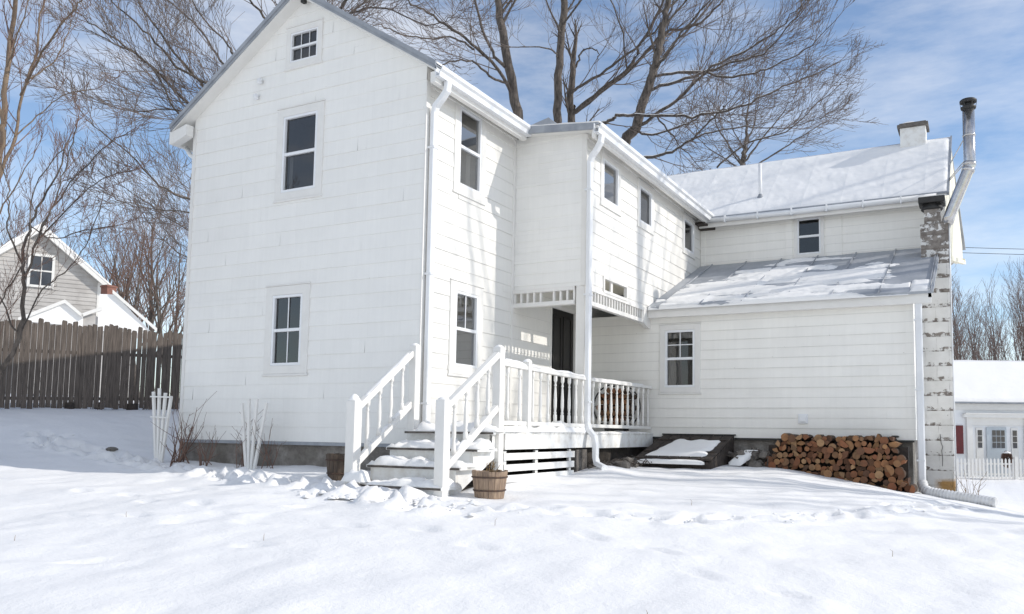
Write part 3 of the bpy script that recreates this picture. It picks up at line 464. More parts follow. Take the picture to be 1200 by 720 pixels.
def window(fr,u0,u1,zt,zb,rows=2,munt=None,trim=.17,curt=None,glass='glass',screen=None,room='room',sill=True,toptrim=None,snowsill=False,sash=.065,mcol='vinyl',mw=.012,rail=.035):
    """u0..u1, zb..zt is the visible glass; munt=(top cols, top rows, bottom cols, bottom rows)"""
    H=(u0-sash,u1+sash,zb-sash,zt+sash)
    t=MB()
    lbox(t,fr,H[0]-trim,H[0]+.004,H[2]-trim*.9,H[3]+trim,-.03,.032); lbox(t,fr,H[1]-.004,H[1]+trim,H[2]-trim*.9,H[3]+trim,-.03,.032)
    lbox(t,fr,H[0]-.003,H[1]+.003,H[3]-.004,H[3]+(toptrim or trim),-.03,.034); 
    if sill: lbox(t,fr,H[0]-.003,H[1]+.003,H[2]-trim*.9,H[2]+.004,-.03,.034); lbox(t,fr,H[0]-trim-.03,H[1]+trim+.03,H[2]-trim*.9-.05,H[2]-trim*.9-.002,-.01,.045)
    else: lbox(t,fr,H[0]-.003,H[1]+.003,H[2]-.09,H[2]+.004,-.03,.034)
    lbox(t,fr,H[0]-trim-.02,H[1]+trim+.02,H[3]+(toptrim or trim)+.002,H[3]+(toptrim or trim)+.03,-.01,.05)
    w=t.build('window','trim',house,bevel=.008)
    s=MB(); 
    lbox(s,fr,H[0]+.006,u0,H[2]+.006,H[3]-.006,-.07,.028); lbox(s,fr,u1,H[1]-.006,H[2]+.006,H[3]-.006,-.07,.028)
    lbox(s,fr,u0-.002,u1+.002,zt,H[3]-.006,-.07,.026); lbox(s,fr,u0-.002,u1+.002,H[2]+.006,zb,-.07,.026)
    zm=(zt+zb)/2
    if rows==2: lbox(s,fr,u0-.002,u1+.002,zm-rail,zm+rail,-.07,.018)
    s.build('sash','vinyl',w,bevel=.006)
    if munt:
        g=MB()
        for cols,rws,a,b,nn_ in ((munt[0],munt[1],zm+.035,zt,-.012),(munt[2],munt[3],zb,zm-.035,-.022)):
            if cols is None: continue
            for i in range(1,cols): x=lerp(u0,u1,i/cols); lbox(g,fr,x-mw,x+mw,a,b,nn_-.014,nn_)
            for i in range(1,rws): z=lerp(a,b,i/rws); lbox(g,fr,u0,u1,z-mw,z+mw,nn_-.012,nn_-.002)
        if g.v: g.build('muntin',mcol,w)
    p=MB(); p.add([fr.p(u0,zb,-.035),fr.p(u1,zb,-.035),fr.p(u1,zt,-.035),fr.p(u0,zt,-.035)],[(0,1,2,3)]); p.build('pane',glass,w)
    if screen:
        q=MB(); a,b=(zb,zm) if screen=='low' else (zb,zt); q.add([fr.p(u0,a,-.055),fr.p(u1,a,-.055),fr.p(u1,b,-.055),fr.p(u0,b,-.055)],[(0,1,2,3)]); q.build('insect_screen','screen',w)
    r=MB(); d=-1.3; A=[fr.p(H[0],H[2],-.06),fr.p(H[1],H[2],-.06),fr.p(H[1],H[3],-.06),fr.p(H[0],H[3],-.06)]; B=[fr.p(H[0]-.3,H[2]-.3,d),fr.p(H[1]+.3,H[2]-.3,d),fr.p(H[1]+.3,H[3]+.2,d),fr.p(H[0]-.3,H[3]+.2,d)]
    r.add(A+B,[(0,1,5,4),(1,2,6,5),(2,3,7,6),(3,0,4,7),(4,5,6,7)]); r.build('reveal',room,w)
    if curt:
        c=MB()
        for (a,b,za,zb_) in curt:
            ua,ub=lerp(u0,u1,a),lerp(u0,u1,b);z_a,z_b=lerp(zb,zt,za),lerp(zb,zt,zb_)
            c.grid(lambda U,V:fr.p(lerp(ua,ub,U),lerp(z_a,z_b,V),-.16+.025*math.sin(U*(ub-ua)*60)),max(8,int((ub-ua)*50)),2)
        c.build('curtain','curtain',w)
    return H
HA=[window(FA,-3.85,-3.10,9.30,8.68,munt=(3,1,3,1),trim=.13,mcol='metal_white',mw=.007,rail=.024,sash=.045),
    window(FA,-3.95,-3.03,7.32,5.67,trim=.18,curt=[(0,.13,0,.5)]),
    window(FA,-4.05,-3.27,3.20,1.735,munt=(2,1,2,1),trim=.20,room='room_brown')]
gab=lambda z:(max(-7,-3.5-(10.10-z)/.645),min(0,-3.5+(10.10-z)/.645))
wall(FA,'sidingA',gab,0,10.08,.314,0,HA,brk=(7.8425,))
HB=[window(FB,1.24,2.0,7.36,5.70,glass='glass_sky',curt=[(0,.1,0,.5),(.62,.8,0,.48)],trim=.17),
    window(FB,1.24,2.0,3.25,1.73,glass='glass_sky',munt=(2,1,None,None),screen='low',trim=.19,curt=[(0,1,.9,1)])]
DOOR=(5.55,6.98,.30,3.60)
wall(FB,'siding',lambda z:(0,3.62) if z>4.25 else (0,7.74),.0,7.80,.314,0,HB+[DOOR])
wall(FC,'sidingA',lambda z:(0,1.93),3.69,7.45,.27,0)
OPN=(4.66,6.02,3.74,4.02)
HD=[window(FD,4.6,5.42,6.95,6.03,glass='glass_sky',rows=1,trim=.13,curt=[(0,1,0,.1)]),window(FD,6.98,7.76,6.93,6.05,rows=1,trim=.12,screen='all'),window(FD,10.66,11.48,6.92,6.06,rows=1,trim=.10,screen='all')]
wall(FD,'siding',lambda z:(3.62,12.3),3.69,7.30,.314,0,HD+[OPN])
m=MB(); lbox(m,FD,OPN[0]-.06,OPN[1]+.06,OPN[3],OPN[3]+.07,-.05,.045); lbox(m,FD,OPN[0]-.06,OPN[1]+.06,OPN[2]-.07,OPN[2],-.05,.045); lbox(m,FD,OPN[0]-.06,OPN[0],OPN[2]+.001,OPN[3]-.001,-.05,.043); lbox(m,FD,OPN[1],OPN[1]+.06,OPN[2]+.001,OPN[3]-.001,-.05,.043)
u_=lerp(*OPN[:2],.42); lbox(m,FD,u_-.09,u_+.03,OPN[2],OPN[3],-.06,-.02)
m.build('porch_opening_frame','trim',house)
HE=[window(FE,2.45,3.18,3.02,1.58,munt=(2,2,None,None),trim=.15,screen=None,curt=[(.0,.35,0,.5),(0,1,.9,1)])]
wall(FE,'sidingE',lambda z:(0,8.66),.18,3.55,.258,.18,HE)
HF=[window(FF,5.13,5.74,6.95,5.92,trim=.10,sash=.055)]
wall(FF,'sidingE',lambda z:(1.93,9.30),5.45,7.15,.30,.1,HF)
# wide jamb boards beside the upper rear window
for q_ in ((4.72,4.92,5.6),(5.96,6.42,5.6),(1.95,2.1,5.5)):
    m=MB(); lbox(m,FF,q_[0],q_[1],q_[2],7.12,-.02,.03); m.build('trim_board','sidingE',house)
# end wall of lean-to and the hidden sides
m=MB(); m.prism([(8.66,7.74,.18),(8.66,12.29,.18),(8.66,12.29,5.55),(8.66,7.74,3.6)],(-.1,0,0)); m.build('end_wall','sidingE',house)
m=MB(); m.prism([(9.30,12.29,5.45),(9.40,15.3,5.9),(9.62,18.6,6.55),(9.62,18.6,7.05),(9.40,15.3,9.93),(9.30,12.29,7.28)],(-.12,0,0)); m.build('gable_end','cream',house,fixn=True)
m=MB(); m.prism([(9.36,17.9,6.35),(9.70,17.9,6.35),(9.70,18.9,6.5),(9.36,18.9,6.5)],(0,0,.12)); m.prism([(9.30,12.2,5.32),(9.44,12.2,5.32),(9.72,18.7,6.42),(9.60,18.7,6.42)],(0,0,.13)); m.build('sill_board','cream',house,fixn=True)
m=MB()
m.add([(-7,0,-1),(-7,9,-1),(-7,9,7.8),(-7,0,7.8)],[(0,1,2,3)]); m.add([(-7,9,-1),(0,9,-1),(0,9,7.8),(-3.5,9,10.05),(-7,9,7.8)],[(0,1,2,3,4)])
m.add([(0,7.74,-1),(0,12.29,-1),(0,12.29,7.8),(0,7.74,7.8)],[(0,1,2,3)])
m.add([(0,12.29,3),(0,18.6,3),(0,18.6,7.2),(0,15.3,9.9),(0,12.29,7.2)],[(0,1,2,3,4)]); m.add([(0,18.6,-1),(9.5,18.6,6.6),(9.5,18.6,7.2),(0,18.6,7.2)],[(0,1,2,3)]); m.add([(0,18.6,-1.5),(8.5,18.6,-1.5),(8.5,18.6,6.6),(0,18.6,6.6)],[(0,1,2,3)]); m.add([(8.5,12.29,-1.5),(8.5,18.6,-1.5),(8.5,18.6,5.9),(8.5,12.29,5.9)],[(0,1,2,3)])
m.add([(8.5,12.29,5.5),(9.32,12.29,5.5),(9.6,18.6,6.5),(8.5,18.6,6.5)],[(0,1,2,3)])
m.build('rear_wall','siding',house)
# porch ceiling, sheathing inside
m=MB(); m.box(.01,3.66,4.15,1.90,7.73,4.22); m.build('porch_ceiling','cream',house)
# corner boards
m=MB(); lbox(m,FB,-.03,.10,.0,7.5,.0,.03); m.build('corner_board','trim',house)
m=MB(); lbox(m,FC,1.83,1.955,3.69,7.3,.0,.03); m.build('corner_board','trim',house)
m=MB(); lbox(m,FB,3.50,3.60,.3,7.4,.0,.02); m.build('corner_board','trim',house)
m=MB(); lbox(m,FE,8.52,8.70,.18,3.5,.0,.02); m.build('corner_board','sidingE',house)
m=MB(); lbox(m,FA,-7.03,-6.93,.0,7.6,.0,.025); m.build('corner_board','trim',house)
# frieze boards under the eaves
m=MB(); lbox(m,FB,.1,3.6,7.02 if 0 else 7.42,7.52,.0,.05); lbox(m,FD,3.6,12.2,7.18,7.30,.0,.05); m.build('frieze_board','trim',house)
# foundation
m=MB(); m.box(-6.97,.05,-1.4,-.02,.3,.0); m.box(-.3,.05,-1.4,-.03,7.7,-.002); m.build('foundation','found',house)
m=MB(); m.box(.0,7.80,-2,8.60,8.1,.18); m.box(8.3,7.79,-2.4,8.62,12.2,.18); m.build('foundation','found',house)
m=MB(); m.box(-6.99,-.03,-.07,-.03,.06,-.003); m.build('sill_board','grey_metal',house)
m=MB(); m.box(-.02,7.70,.13,8.66,7.8,.177); m.build('sill_board','black',house)
# fretwork below the overhang
for fr,a,b,zt,zb,n in ((FC,.02,1.67,3.68,3.26,9),(FD,3.66,7.2,3.68,3.26,21)):
    m=MB(); lbox(m,fr,a,b,3.60,3.69,-.10,.03); lbox(m,fr,a,b,3.26,3.36,-.10,.03)
    for i in range(n+1):
        x=lerp(a+.02,b-.02,i/n)
        if fr is FC and i==5: continue
        lbox(m,fr,x-.024,x+.024,3.36,3.60,-.07,.005)
    m.build('fretwork','trim',house)
m=MB(); m.prism([(1.85,7.2,3.69),(1.85,7.74,3.69),(1.85,7.74,3.18),(1.85,7.6,3.14),(1.85,7.2,3.26)],(.12,0,0)); m.build('bracket','trim',house,fixn=True)
m=MB(); m.box(1.90,7.70,3.15,1.96,8.4,3.72); m.build('bracket','trim',house)
# ---- roofs
def ztop(x): return 10.12-.645*abs(x+3.5)
y0,y1=-.3,9.2
m=MB(); # soffit and deck of the main roof
for sx,xe in ((-1,-7.5),(1,.42)):
    m.prism([(-3.5,y0+.02,10.07),(xe,y0+.02,10.07-.645*abs(xe+3.5)),(xe,y0+.02,10.07-.645*abs(xe+3.5)+.09),(-3.5,y0+.02,10.16)],(0,y1-y0,0))
mr=m.build('roof','trim',house,fixn=True)
m=MB()
for xe in (-7.53,.45):
    m.prism([(-3.5,y0,10.10),(xe,y0,10.10-.645*abs(xe+3.5)),(xe,y0,10.10-.645*abs(xe+3.5)+.17),(-3.5,y0,10.27)],(0,.019,0))
    m.prism([(-3.5,y0,10.17),(xe,y0,10.17-.645*abs(xe+3.5)),(xe,y0,10.17-.645*abs(xe+3.5)+.10),(-3.5,y0,10.27)],(0,-.03,0))
    m.prism([(-3.5,y0+.03,10.165),(xe,y0+.03,10.165-.645*abs(xe+3.5)),(xe,y0+.03,10.21-.645*abs(xe+3.5)),(-3.5,y0+.03,10.22)],(0,y1-y0,0))
m.build('rake_flashing','grey_metal',mr,fixn=True)
def slab(fn,nu,nv,name,mat,par):
    """closed lumpy sheet: fn(u,v)->(top point, bottom point)"""
    mb=MB(); T=[[fn(i/(nu-1),j/(nv-1)) for i in range(nu)] for j in range(nv)]
    vs=[t[0] for r in T for t in r]+[t[1] for r in T for t in r]; n=nu*nv
    fs=[(j*nu+i,j*nu+i+1,(j+1)*nu+i+1,(j+1)*nu+i) for j in range(nv-1) for i in range(nu-1)]
    for i in range(nu-1): fs+=[(i,i+n,i+1+n,i+1),((nv-1)*nu+i,(nv-1)*nu+i+1,(nv-1)*nu+i+1+n,(nv-1)*nu+i+n)]
    for j in range(nv-1): fs+=[(j*nu,(j+1)*nu,(j+1)*nu+n,j*nu+n),(j*nu+nu-1,j*nu+nu-1+n,(j+1)*nu+nu-1+n,(j+1)*nu+nu-1)]
    mb.add(vs,fs,True); return mb.build(name,mat,par)
def rs(u,v):
    y=lerp(y0+.0,y1,v);e=min(1,u*14)*min(1,(1-u)*40);x=lerp(-3.5,.47,1-u); z=10.24-.645*abs(x+3.5); t=.045*(min(1,(1-abs(2*v-1))*40))*(.6+.4*e)+.012*nz(x*3,y*2)
    return ((x,y,z+max(t,.012)),(x,y,z-.02))
slab(rs,30,70,'snow','snow_roof',mr)
# wing roof
m=MB(); m.prism([(.35,3.30,7.46),(2.38,3.30,7.27),(2.38,12.25,7.27),(.35,12.25,7.46)],(0,0,.07)); wr=m.build('roof','trim',house,fixn=True)
m=MB(); m.prism([(.42,3.27,7.42),(2.30,3.27,7.245),(2.30,3.27,7.40),(.42,3.27,7.60)],(0,.05,0)); m.prism([(.44,3.28,7.53),(2.4,3.28,7.345),(2.4,12.3,7.345),(.44,12.3,7.53)],(0,0,.05)); m.build('eave_flashing','grey_metal',wr,fixn=True)
slab(lambda u,v:((lerp(.45,2.42,u),lerp(3.27,12.2,v),lerp(7.62,7.42,u)+.02*nz(u*6,v*40)),(lerp(.45,2.42,u),lerp(3.30,12.2,v),lerp(7.56,7.38,u))),10,60,'snow','snow_cap',wr)
m=MB(); m.prism([(-.45,4.9,7.9),(.48,4.9,7.55),(.48,4.9,8.20),(.20,4.9,8.45),(-.45,4.9,8.30)],(0,.9,0)); m.build('roof_hatch','grey_metal',house,fixn=True)
m=MB(); m.box(1.95,12.0,6.93,2.44,12.32,7.22); m.box(1.97,11.6,7.0,2.3,12.0,7.05); m.build('rotten_eave_board','dark_wood',house)
# K-style gutters
def kgutter(p,q,name='gutter',w=.15,h=.17,side=(1,0,0)):
    p=Vector(p);q=Vector(q);s=Vector(side)
    prof=[(0,0),(0,-h),(w*.62,-h),(w*.72,-h*.55),(w*.98,-h*.35),(w*1.0,0),(w*.88,0),(w*.86,-h*.3),(w*.6,-h*.5),(w*.55,-h*.9),(.02,-h*.9),(.02,0)]
    mb=MB();n=len(prof);vs=[]
    for c in (p,q):
        for a,b in prof: vs.append(c+s*a+Vector((0,0,b)))
    mb.add(vs,[(i,(i+1)%n,(i+1)%n+n,i+n) for i in range(n)]+[tuple(range(n)),tuple(reversed(range(n,2*n)))])
    mb.box(p.x+s.x*.02,p.y+.02,p.z-h*.7,p.x+s.x*w*.8+s.y*0+.001,p.y+.03,p.z-.01) if s.x>0 and 0 else None
    return mb.build(name,'metal_white',house,fixn=True)
kgutter((.42,-.30,7.60),(.42,3.42,7.60),w=.19,h=.21)
kgutter((2.30,3.22,7.36),(2.30,12.28,7.36),w=.20,h=.22)
m=MB(); m.box(.30,-.28,7.30,.42,3.4,7.52); m.box(2.22,3.3,7.06,2.30,12.2,7.28); m.build('fascia_board','trim',house)
m=MB(); m.box(-7.56,-.28,7.20,-7.44,9,7.52); m.prism([(-7.5,-.27,7.18),(-6.98,-.27,7.35),(-6.98,-.27,7.62),(-7.5,-.27,7.5)],(0,.2,0)); m.build('fascia_board','trim',house,fixn=True)
m=MB(); m.tube([(-7.45,.12,7.22),(-7.3,.12,7.02),(-7.12,.10,6.9),(-7.08,.1,6.6)],.055,8); m.build('downspout','metal_white',house)
def dspout(pts,name='downspout',w=.15,h=.12,up=(0,1,0)):
    mb=MB()
    P=[Vector(p) for p in pts]
    vs=[];
    for i,p in enumerate(P):
        d=(P[min(i+1,len(P)-1)]-P[max(i-1,0)]).normalized(); a=Vector(up); a=(a-d*a.dot(d)).normalized(); b=d.cross(a)
        for (x,y) in ((-1,-.7),(-.7,-1),(.7,-1),(1,-.7),(1,.7),(.7,1),(-.7,1),(-1,.7)): vs.append(p+a*x*w/2+b*y*h/2)
    n=8; mb.add(vs,[(i*n+j,i*n+(j+1)%n,(i+1)*n+(j+1)%n,(i+1)*n+j) for i in range(len(P)-1) for j in range(n)]+[tuple(range(n)),tuple(range((len(P)-1)*n,len(P)*n))])
    for i,p in enumerate(P[:-1]):
        L=(P[i+1]-p).length
        if L>2:
            for t in (.08,.5,.92): c=p.lerp(P[i+1],t); mb.box(c.x-.10,c.y-.085,c.z-.02,c.x+.075,c.y+.085,c.z+.02)
    return mb.build(name,'metal_white',house,fixn=True)
dspout([(.52,.02,7.38),(.50,.02,7.2),(.36,.05,7.08),(.18,.1,6.97),(.12,.12,6.85),(.12,.12,6.6),(.12,.12,.32)])
dspout([(2.40,3.45,7.14),(2.38,3.45,6.98),(2.25,3.5,6.82),(2.12,3.55,6.72),(2.05,3.58,6.6),(2.05,3.58,6.4),(2.05,3.58,.50),(2.10,3.56,.34),(2.26,3.52,.18),(2.30,3.5,.02),(2.30,3.5,-.28),(2.36,3.46,-.42),(2.62,3.3,-.50)])
dspout([(8.82,7.58,3.42),(8.82,7.58,3.35),(8.82,7.58,-.6),(8.83,7.57,-1.0)],w=.13,h=.16)
# rear wing main roof
m=MB(); m.prism([(0.2,11.95,7.16),(9.36,11.95,7.16),(9.40,15.3,9.90),(0.2,15.3,9.90)],(0,0,.10)); m.prism([(-.4,15.3,9.90),(9.40,15.3,9.90),(9.72,18.9,6.98),(-.4,18.9,6.98)],(0,0,.10)); m.prism([(-.4,13.5,8.42),(.22,13.5,8.42),(.22,15.3,9.90),(-.4,15.3,9.90)],(0,0,.10))
rr=m.build('roof','roof_metal',house,fixn=True)
def rsn(u,v):
    x=lerp(lerp(1.6,-.42,min(1,v*1.1)),9.42+.02*nz(v*20,1),u);y=lerp(11.86,15.33,v)
    edge=min(1,(1-u)*90)*min(1,v*30)*min(1,(1-v)*12)
    t=.10*edge+.03*fbm(x,y,0,1.1)*edge+.012*nz(x*7,y*5)*edge
    seam=abs((x*S/.82)%1-.5); t+=.006*max(0,1-seam*9)*edge
    sag=.03*math.sin(x*.7)
    return ((x,y-(0.03*nz(x*3,9) if v==0 else 0),7.24+(y-11.95)*.818+max(t,.01)),(x,y+.02,7.22+(y-11.95)*.818))
slab(rsn,150,60,'snow','snow_roof',rr)
m=MB(); m.tube([(2.3,11.84,7.15),(5,11.84,7.13),(9.1,11.84,7.15)],.085,8); 
for x in np.arange(2.9,9,1.05): m.box(x-.02,11.74,7.03,x+.02,11.96,7.25)
m.build('gutter','metal_white',house)
m=MB(); m.box(2.0,11.93,6.95,9.28,12.0,7.12); m.build('fascia_board','trim',house)
m=MB(); m.prism([(9.37,11.86,7.14),(9.43,11.86,7.14),(9.46,15.3,9.95),(9.41,15.3,9.95)],(0,0,.09)); m.prism([(2.2,11.83,7.20),(9.42,11.83,7.20),(9.42,11.95,7.25),(2.2,11.95,7.25)],(0,0,.05)); m.build('rake_flashing','grey_metal',rr,fixn=True)
# lean-to roof: metal panels with standing seams, patchy snow
zl=lambda y:3.66+(y-7.49)*.428
m=MB(); m.prism([(1.94,7.45,3.64),(9.16,7.45,3.64),(9.16,12.29,5.71),(1.94,12.29,5.71)],(0,0,.06))
lr=m.build('roof','roof_metal',house,fixn=True)
m=MB()
for x in list(np.arange(2.35,9.1,1.12))+[9.12]: m.beam((x,7.44,3.735),(x,12.27,5.80),.022,.03)
m.build('seam','roof_metal',lr)
def lsn(u,v):
    x=lerp(2.0,8.62,u);y=lerp(7.40,12.1,v)
    c=.62-1.05*abs(v-.27-.10*u)-(.5 if u<.05 else 0)-max(0,(u-.80))*3.2-max(0,.22-u)*max(0,v-.15)*6
    t=c*.55+.40*fbm(x*.5,y*1.9,3,1.0,6)+.10*fbm(x*2,y*5,8,1.0,3)-.12
    seam=abs(((x-2.35)/.86+.5)%1-.5); t+=-.01+.012*min(1,seam*6)
    t=max(-.05,min(.06,t*.5)); return ((x,y,zl(y)+.06+t+.008*nz(x*9,y*9)),(x,y,zl(y)-.0))
slab(lsn,190,120,'snow','snow_cap',lr)
def lsn2(u,v):
    x=lerp(8.64,9.10,u);y=lerp(7.46,8.5,v); t=.05*min(1,8*min(u,1-u,v+.05,1-v))-.02+.04*nz(x*4,y*3); return ((x,y,zl(y)+.075+t),(x,y,zl(y)+.02))
slab(lsn2,12,20,'snow','snow_cap',lr)
m=MB(); m.box(1.98,7.50,3.42,9.12,7.56,3.65); m.box(1.98,7.56,3.44,8.7,7.74,3.50); m.build('fascia_board','trim',house)
m=MB(); m.prism([(9.05,7.5,3.55),(9.05,10.98,5.03),(9.05,10.98,5.13),(9.05,7.5,3.66)],(.07,0,0)); m.build('fascia_board','trim_worn',house,fixn=True)
# vent pipe
m=MB(); m.tube([(3.8,12.8,7.85),(3.8,12.8,9.12)],.055,12); v=m.build('vent_pipe','metal_white',house)
m=MB(); m.lathe((3.8,12.8,7.86),[(.14,0),(.12,.12),(.07,.2),(.06,.24)],12); m.build('boot','grey_metal',v)
# masonry chimney on the ridge
m=MB(); m.prism([(7.92,14.85,9.4),(8.70,14.85,9.4),(8.70,14.85,10.36),(7.92,14.85,10.36)],(0,.7,0)); rc=m.build('ridge_chimney','trim_worn',house,bevel=.02)
m=MB(); m.box(7.84,14.78,10.36,8.78,15.62,10.47); m.box(7.9,14.84,10.47,8.72,15.56,10.52); m.build('cap','stone',rc,bevel=.015)
slab(lambda u,v:((lerp(7.95,8.4,u),lerp(14.9,15.4,v),10.53+.10*math.sin(math.pi*u)**.5*math.sin(math.pi*v)**.5),(lerp(7.95,8.4,u),lerp(14.9,15.4,v),10.5)),10,10,'snow','snow_cap',rc)
m=MB(); m.box(7.80,14.80,9.42,8.82,15.6,9.62); m.build('flashing','roof_metal',rc)
# block chimney
m=MB(); m.box(8.70,11.0,-2.6,9.41,11.72,6.15); bc=m.build('block_chimney','block',house)
bm=bmesh.new(); bm.from_mesh(bc.data); bmesh.ops.subdivide_edges(bm,edges=bm.edges,cuts=24,use_grid_fill=True)
for vv in bm.verts:
    q=vv.co*2.4; vv.co+=vv.normal*0+Vector((noise.noise(q),noise.noise(q+Vector((9,0,0))),0))*.012
bm.to_mesh(bc.data); bm.free()
m=MB(); m.box(8.80,11.08,6.12,9.22,11.6,6.58); m.build('flue','block',bc)
m=MB(); m.lathe((9.0,11.3,6.58),[(.26,0),(.30,.05),(.27,.10),(.24,.18)],14); m.prism([(8.66,10.98,6.76),(9.34,10.98,6.76),(9.34,11.68,6.76),(8.66,11.68,6.76)],(0,0,.17)); m.build('cap','black',bc,fixn=True,bevel=.02)
m=MB(); m.prism([(8.72,10.985,-.86),(8.76,10.985,-.86),(9.0,10.985,.4),(8.99,10.985,.4)],(0,.004,0)) if 0 else None
m=MB(); m.tube([(9.08,10.99,.34),(9.10,10.99,.10),(9.14,10.988,0),(9.11,10.99,-.1),(9.13,10.99,-.3),(9.12,10.99,-.52)],.008,4); m.build('crack','black',bc)
m=MB(); m.tube([(9.43,11.04,6.1),(9.43,11.04,4.2),(9.44,11.03,1.5),(9.45,11.03,-1.4)],.022,6); m.build('cable_conduit','metal_white',bc)
# steel stovepipe
m=MB(); P=[(9.38,11.05,6.12),(9.44,11.04,6.3),(9.93,11.0,7.52),(9.98,11.0,7.66),(9.985,11,7.8),(9.985,11.0,9.22)]; m.tube(P,.155,20)
sp=m.build('stovepipe','galv',house)
m=MB()
for z in (8.5,): m.lathe((9.985,11,z-.03),[(.155,0),(.168,.01),(.168,.05),(.155,.06)],20)
m.build('joint_collar','galv',sp)
m=MB(); m.tube([(9.925,11.0,7.5),(9.96,11,7.60)],.17,20); m.build('joint_collar','galv',sp)
m=MB(); m.tube([(9.97,11.0,7.66),(9.982,11,7.76)],.17,20); m.build('joint_collar','galv',sp)
m=MB(); m.tube([(10.10,10.96,9.2),(10.11,10.95,8.0),(10.11,10.95,7.62),(9.56,10.96,6.25),(9.46,11.0,6.0)],.014,6); m.build('cable_conduit','metal_white',sp)
m=MB(); m.lathe((9.985,11,9.22),[(.155,0),(.19,.03),(.20,.08),(.165,.10)],20); m.lathe((9.985,11,9.30),[(.13,0),(.13,.12)],16); 
m.lathe((9.985,11,9.40),[(.17,0),(.215,.03),(.22,.08),(.19,.11),(.08,.15)],20)
for k in range(6):
    a=k*math.pi/3; m.beam((9.985+.18*math.cos(a),11+.18*math.sin(a),9.28),(9.985+.21*math.cos(a),11+.21*math.sin(a),9.44),.03,.012)
m.build('cap','black',sp)
for z,yy in ((8.40,13.2),(7.80,12.6),(7.72,12.5)):
    m=MB(); m.tube([(9.42,yy,z+.02),(9.83,11.05,z)],.016,6); m.build('brace','galv',sp)
# door
m=MB(); lbox(m,FB,5.50,5.58,.28,3.66,-.05,.03); lbox(m,FB,6.94,7.02,.28,3.66,-.05,.03); lbox(m,FB,5.581,6.939,3.56,3.66,-.05,.03); d=m.build('door','trim',house)
m=MB(); lbox(m,FB,5.58,6.94,.28,3.56,-.08,-.03)
for a,b in ((.65,1.6),(1.75,3.4)):
    for u0,u1 in ((5.72,6.2),(6.32,6.8)):
        lbox(m,FB,u0,u1,a,a+.04,-.03,-.01);lbox(m,FB,u0,u1,b-.04,b,-.03,-.01);lbox(m,FB,u0,u0+.04,a+.04,b-.04,-.03,-.012);lbox(m,FB,u1-.04,u1,a+.04,b-.04,-.03,-.012)
dl=m.build('door_leaf','door',d)
m=MB(); m.lathe((.06,5.74,1.66),[(.02,0),(.045,.02),(.045,.06),(.02,.08)],10); m.box(-.03,5.72,1.6,.02,5.76,1.78); m.build('handle','black',d)
m=MB(); lbox(m,FE,5.96,6.20,.56,.80,.0,.05); lbox(m,FE,6.0,6.16,.60,.76,.05,.075); m.build('wall_vent','vinyl',house,bevel=.015)
m=MB(); m.tube([(8.25,7.72,.17),(8.25,7.58,.19),(8.25,7.52,.06)],.04,8); m.lathe((8.25,7.60,.24),[(.07,0),(.10,.02),(.07,.05)],10); m.build('spigot','black',house)
for a,b in ((-4.78,8.36),(-4.88,8.0)):
    m=MB(); m.lathe((a,-.07,b-.06),[(.03,0),(.07,.03),(.05,.06),(.075,.09),(.03,.13)],10); m.beam((a,.0,b),(a,-.08,b),.03,.03); m.build('insulator','vinyl',house)
m=MB(); m.box(-3.47,-.18,9.92,-3.38,-.08,10.02); m.build('light_fitting','black',house)

# ------------------------------------------------------------------ porch
porch=thing('porch','white wooden side porch with turned baluster railings under the overhang','porch',(1,3.5,-.5))
def lump(par,a,b,w,h,n=16,name='snow',seed=0,up=(0,0,1)):
    """snow ridge lying along a line a->b"""
    a=Vector(a);b=Vector(b);d=(b-a);s=Vector((d.y,-d.x,0)); s=s.normalized() if s.length>1e-6 else Vector((1,0,0)); L=d.length
    n=max(6,int(L*9)); mb=MB(); k=7; vs=[]
    for i in range(n):
        t=i/(n-1);c=a.lerp(b,t);e=min(1,min(t,1-t)*L/.12+.08)**.5
        g=(.75+.5*nz(c.x*3+seed,c.y*3,c.z*3))*e; ww=w*(.85+.3*nz(c.x*4,c.y*4+seed,2))*(.5+.5*e)
        for j in range(k):
            q=math.pi*j/(k-1); vs.append(c+s*math.cos(q)*ww/2+Vector((0,0,1))*(h*g*math.sin(q)**.7))
    fs=[(i*k+j,i*k+j+1,(i+1)*k+j+1,(i+1)*k+j) for i in range(n-1) for j in range(k-1)]
    fs+=[(i*k+k-1,i*k,(i+1)*k,(i+1)*k+k-1) for i in range(n-1)]+[tuple(range(k)),tuple(reversed(range((n-1)*k,n*k)))]
    mb.add(vs,fs,True); return mb.build(name,'snow_cap',par,fixn=True)
def pad(par,x0,y0,x1,y1,z,h,seed=0,n=None,name='snow',rag=.12):
    """lumpy pad of snow on a flat board"""
    nu=max(8,int((x1-x0)*18));nv=max(6,int((y1-y0)*18))
    def fn(u,v):
        x=lerp(x0,x1,u);y=lerp(y0,y1,v)
        eu=min(u,1-u)*(x1-x0);ev=min(v,1-v)*(y1-y0);e=min(1,min(eu,ev)/.09+.0)
        t=h*e**.5*(.75+1.0*max(-.6,fbm(x+seed*5,y,seed,3.1,4)))
        x+=rag*.3*nz(x*4,y*4,seed);y+=rag*.35*nz(x*4+9,y*4,seed)
        return ((x,y,z+max(t,0)),(x,y,z-.004))
    return slab(fn,nu,nv,name,'snow_cap',par)
m=MB()
yy=-.42; 
while yy<7.7: m.box(.03,yy,.235,2.06,min(yy+.19,7.72),.275); yy+=.2
m.build('deck','trim_worn',porch)
m=MB(); m.box(2.0,.02,-.065,2.05,3.98,.232); m.box(2.0,3.985,-.09,2.05,7.72,.232); m.box(.05,-.36,-.06,2.0,-.32,.232); m.build('rim_board','trim_worn',porch)
m=MB()
for i,(a,b) in enumerate(((-.27,-.135),(-.485,-.35),(-.69,-.555))): m.box(1.99,.02,a,2.03,3.0-.02*i,b)
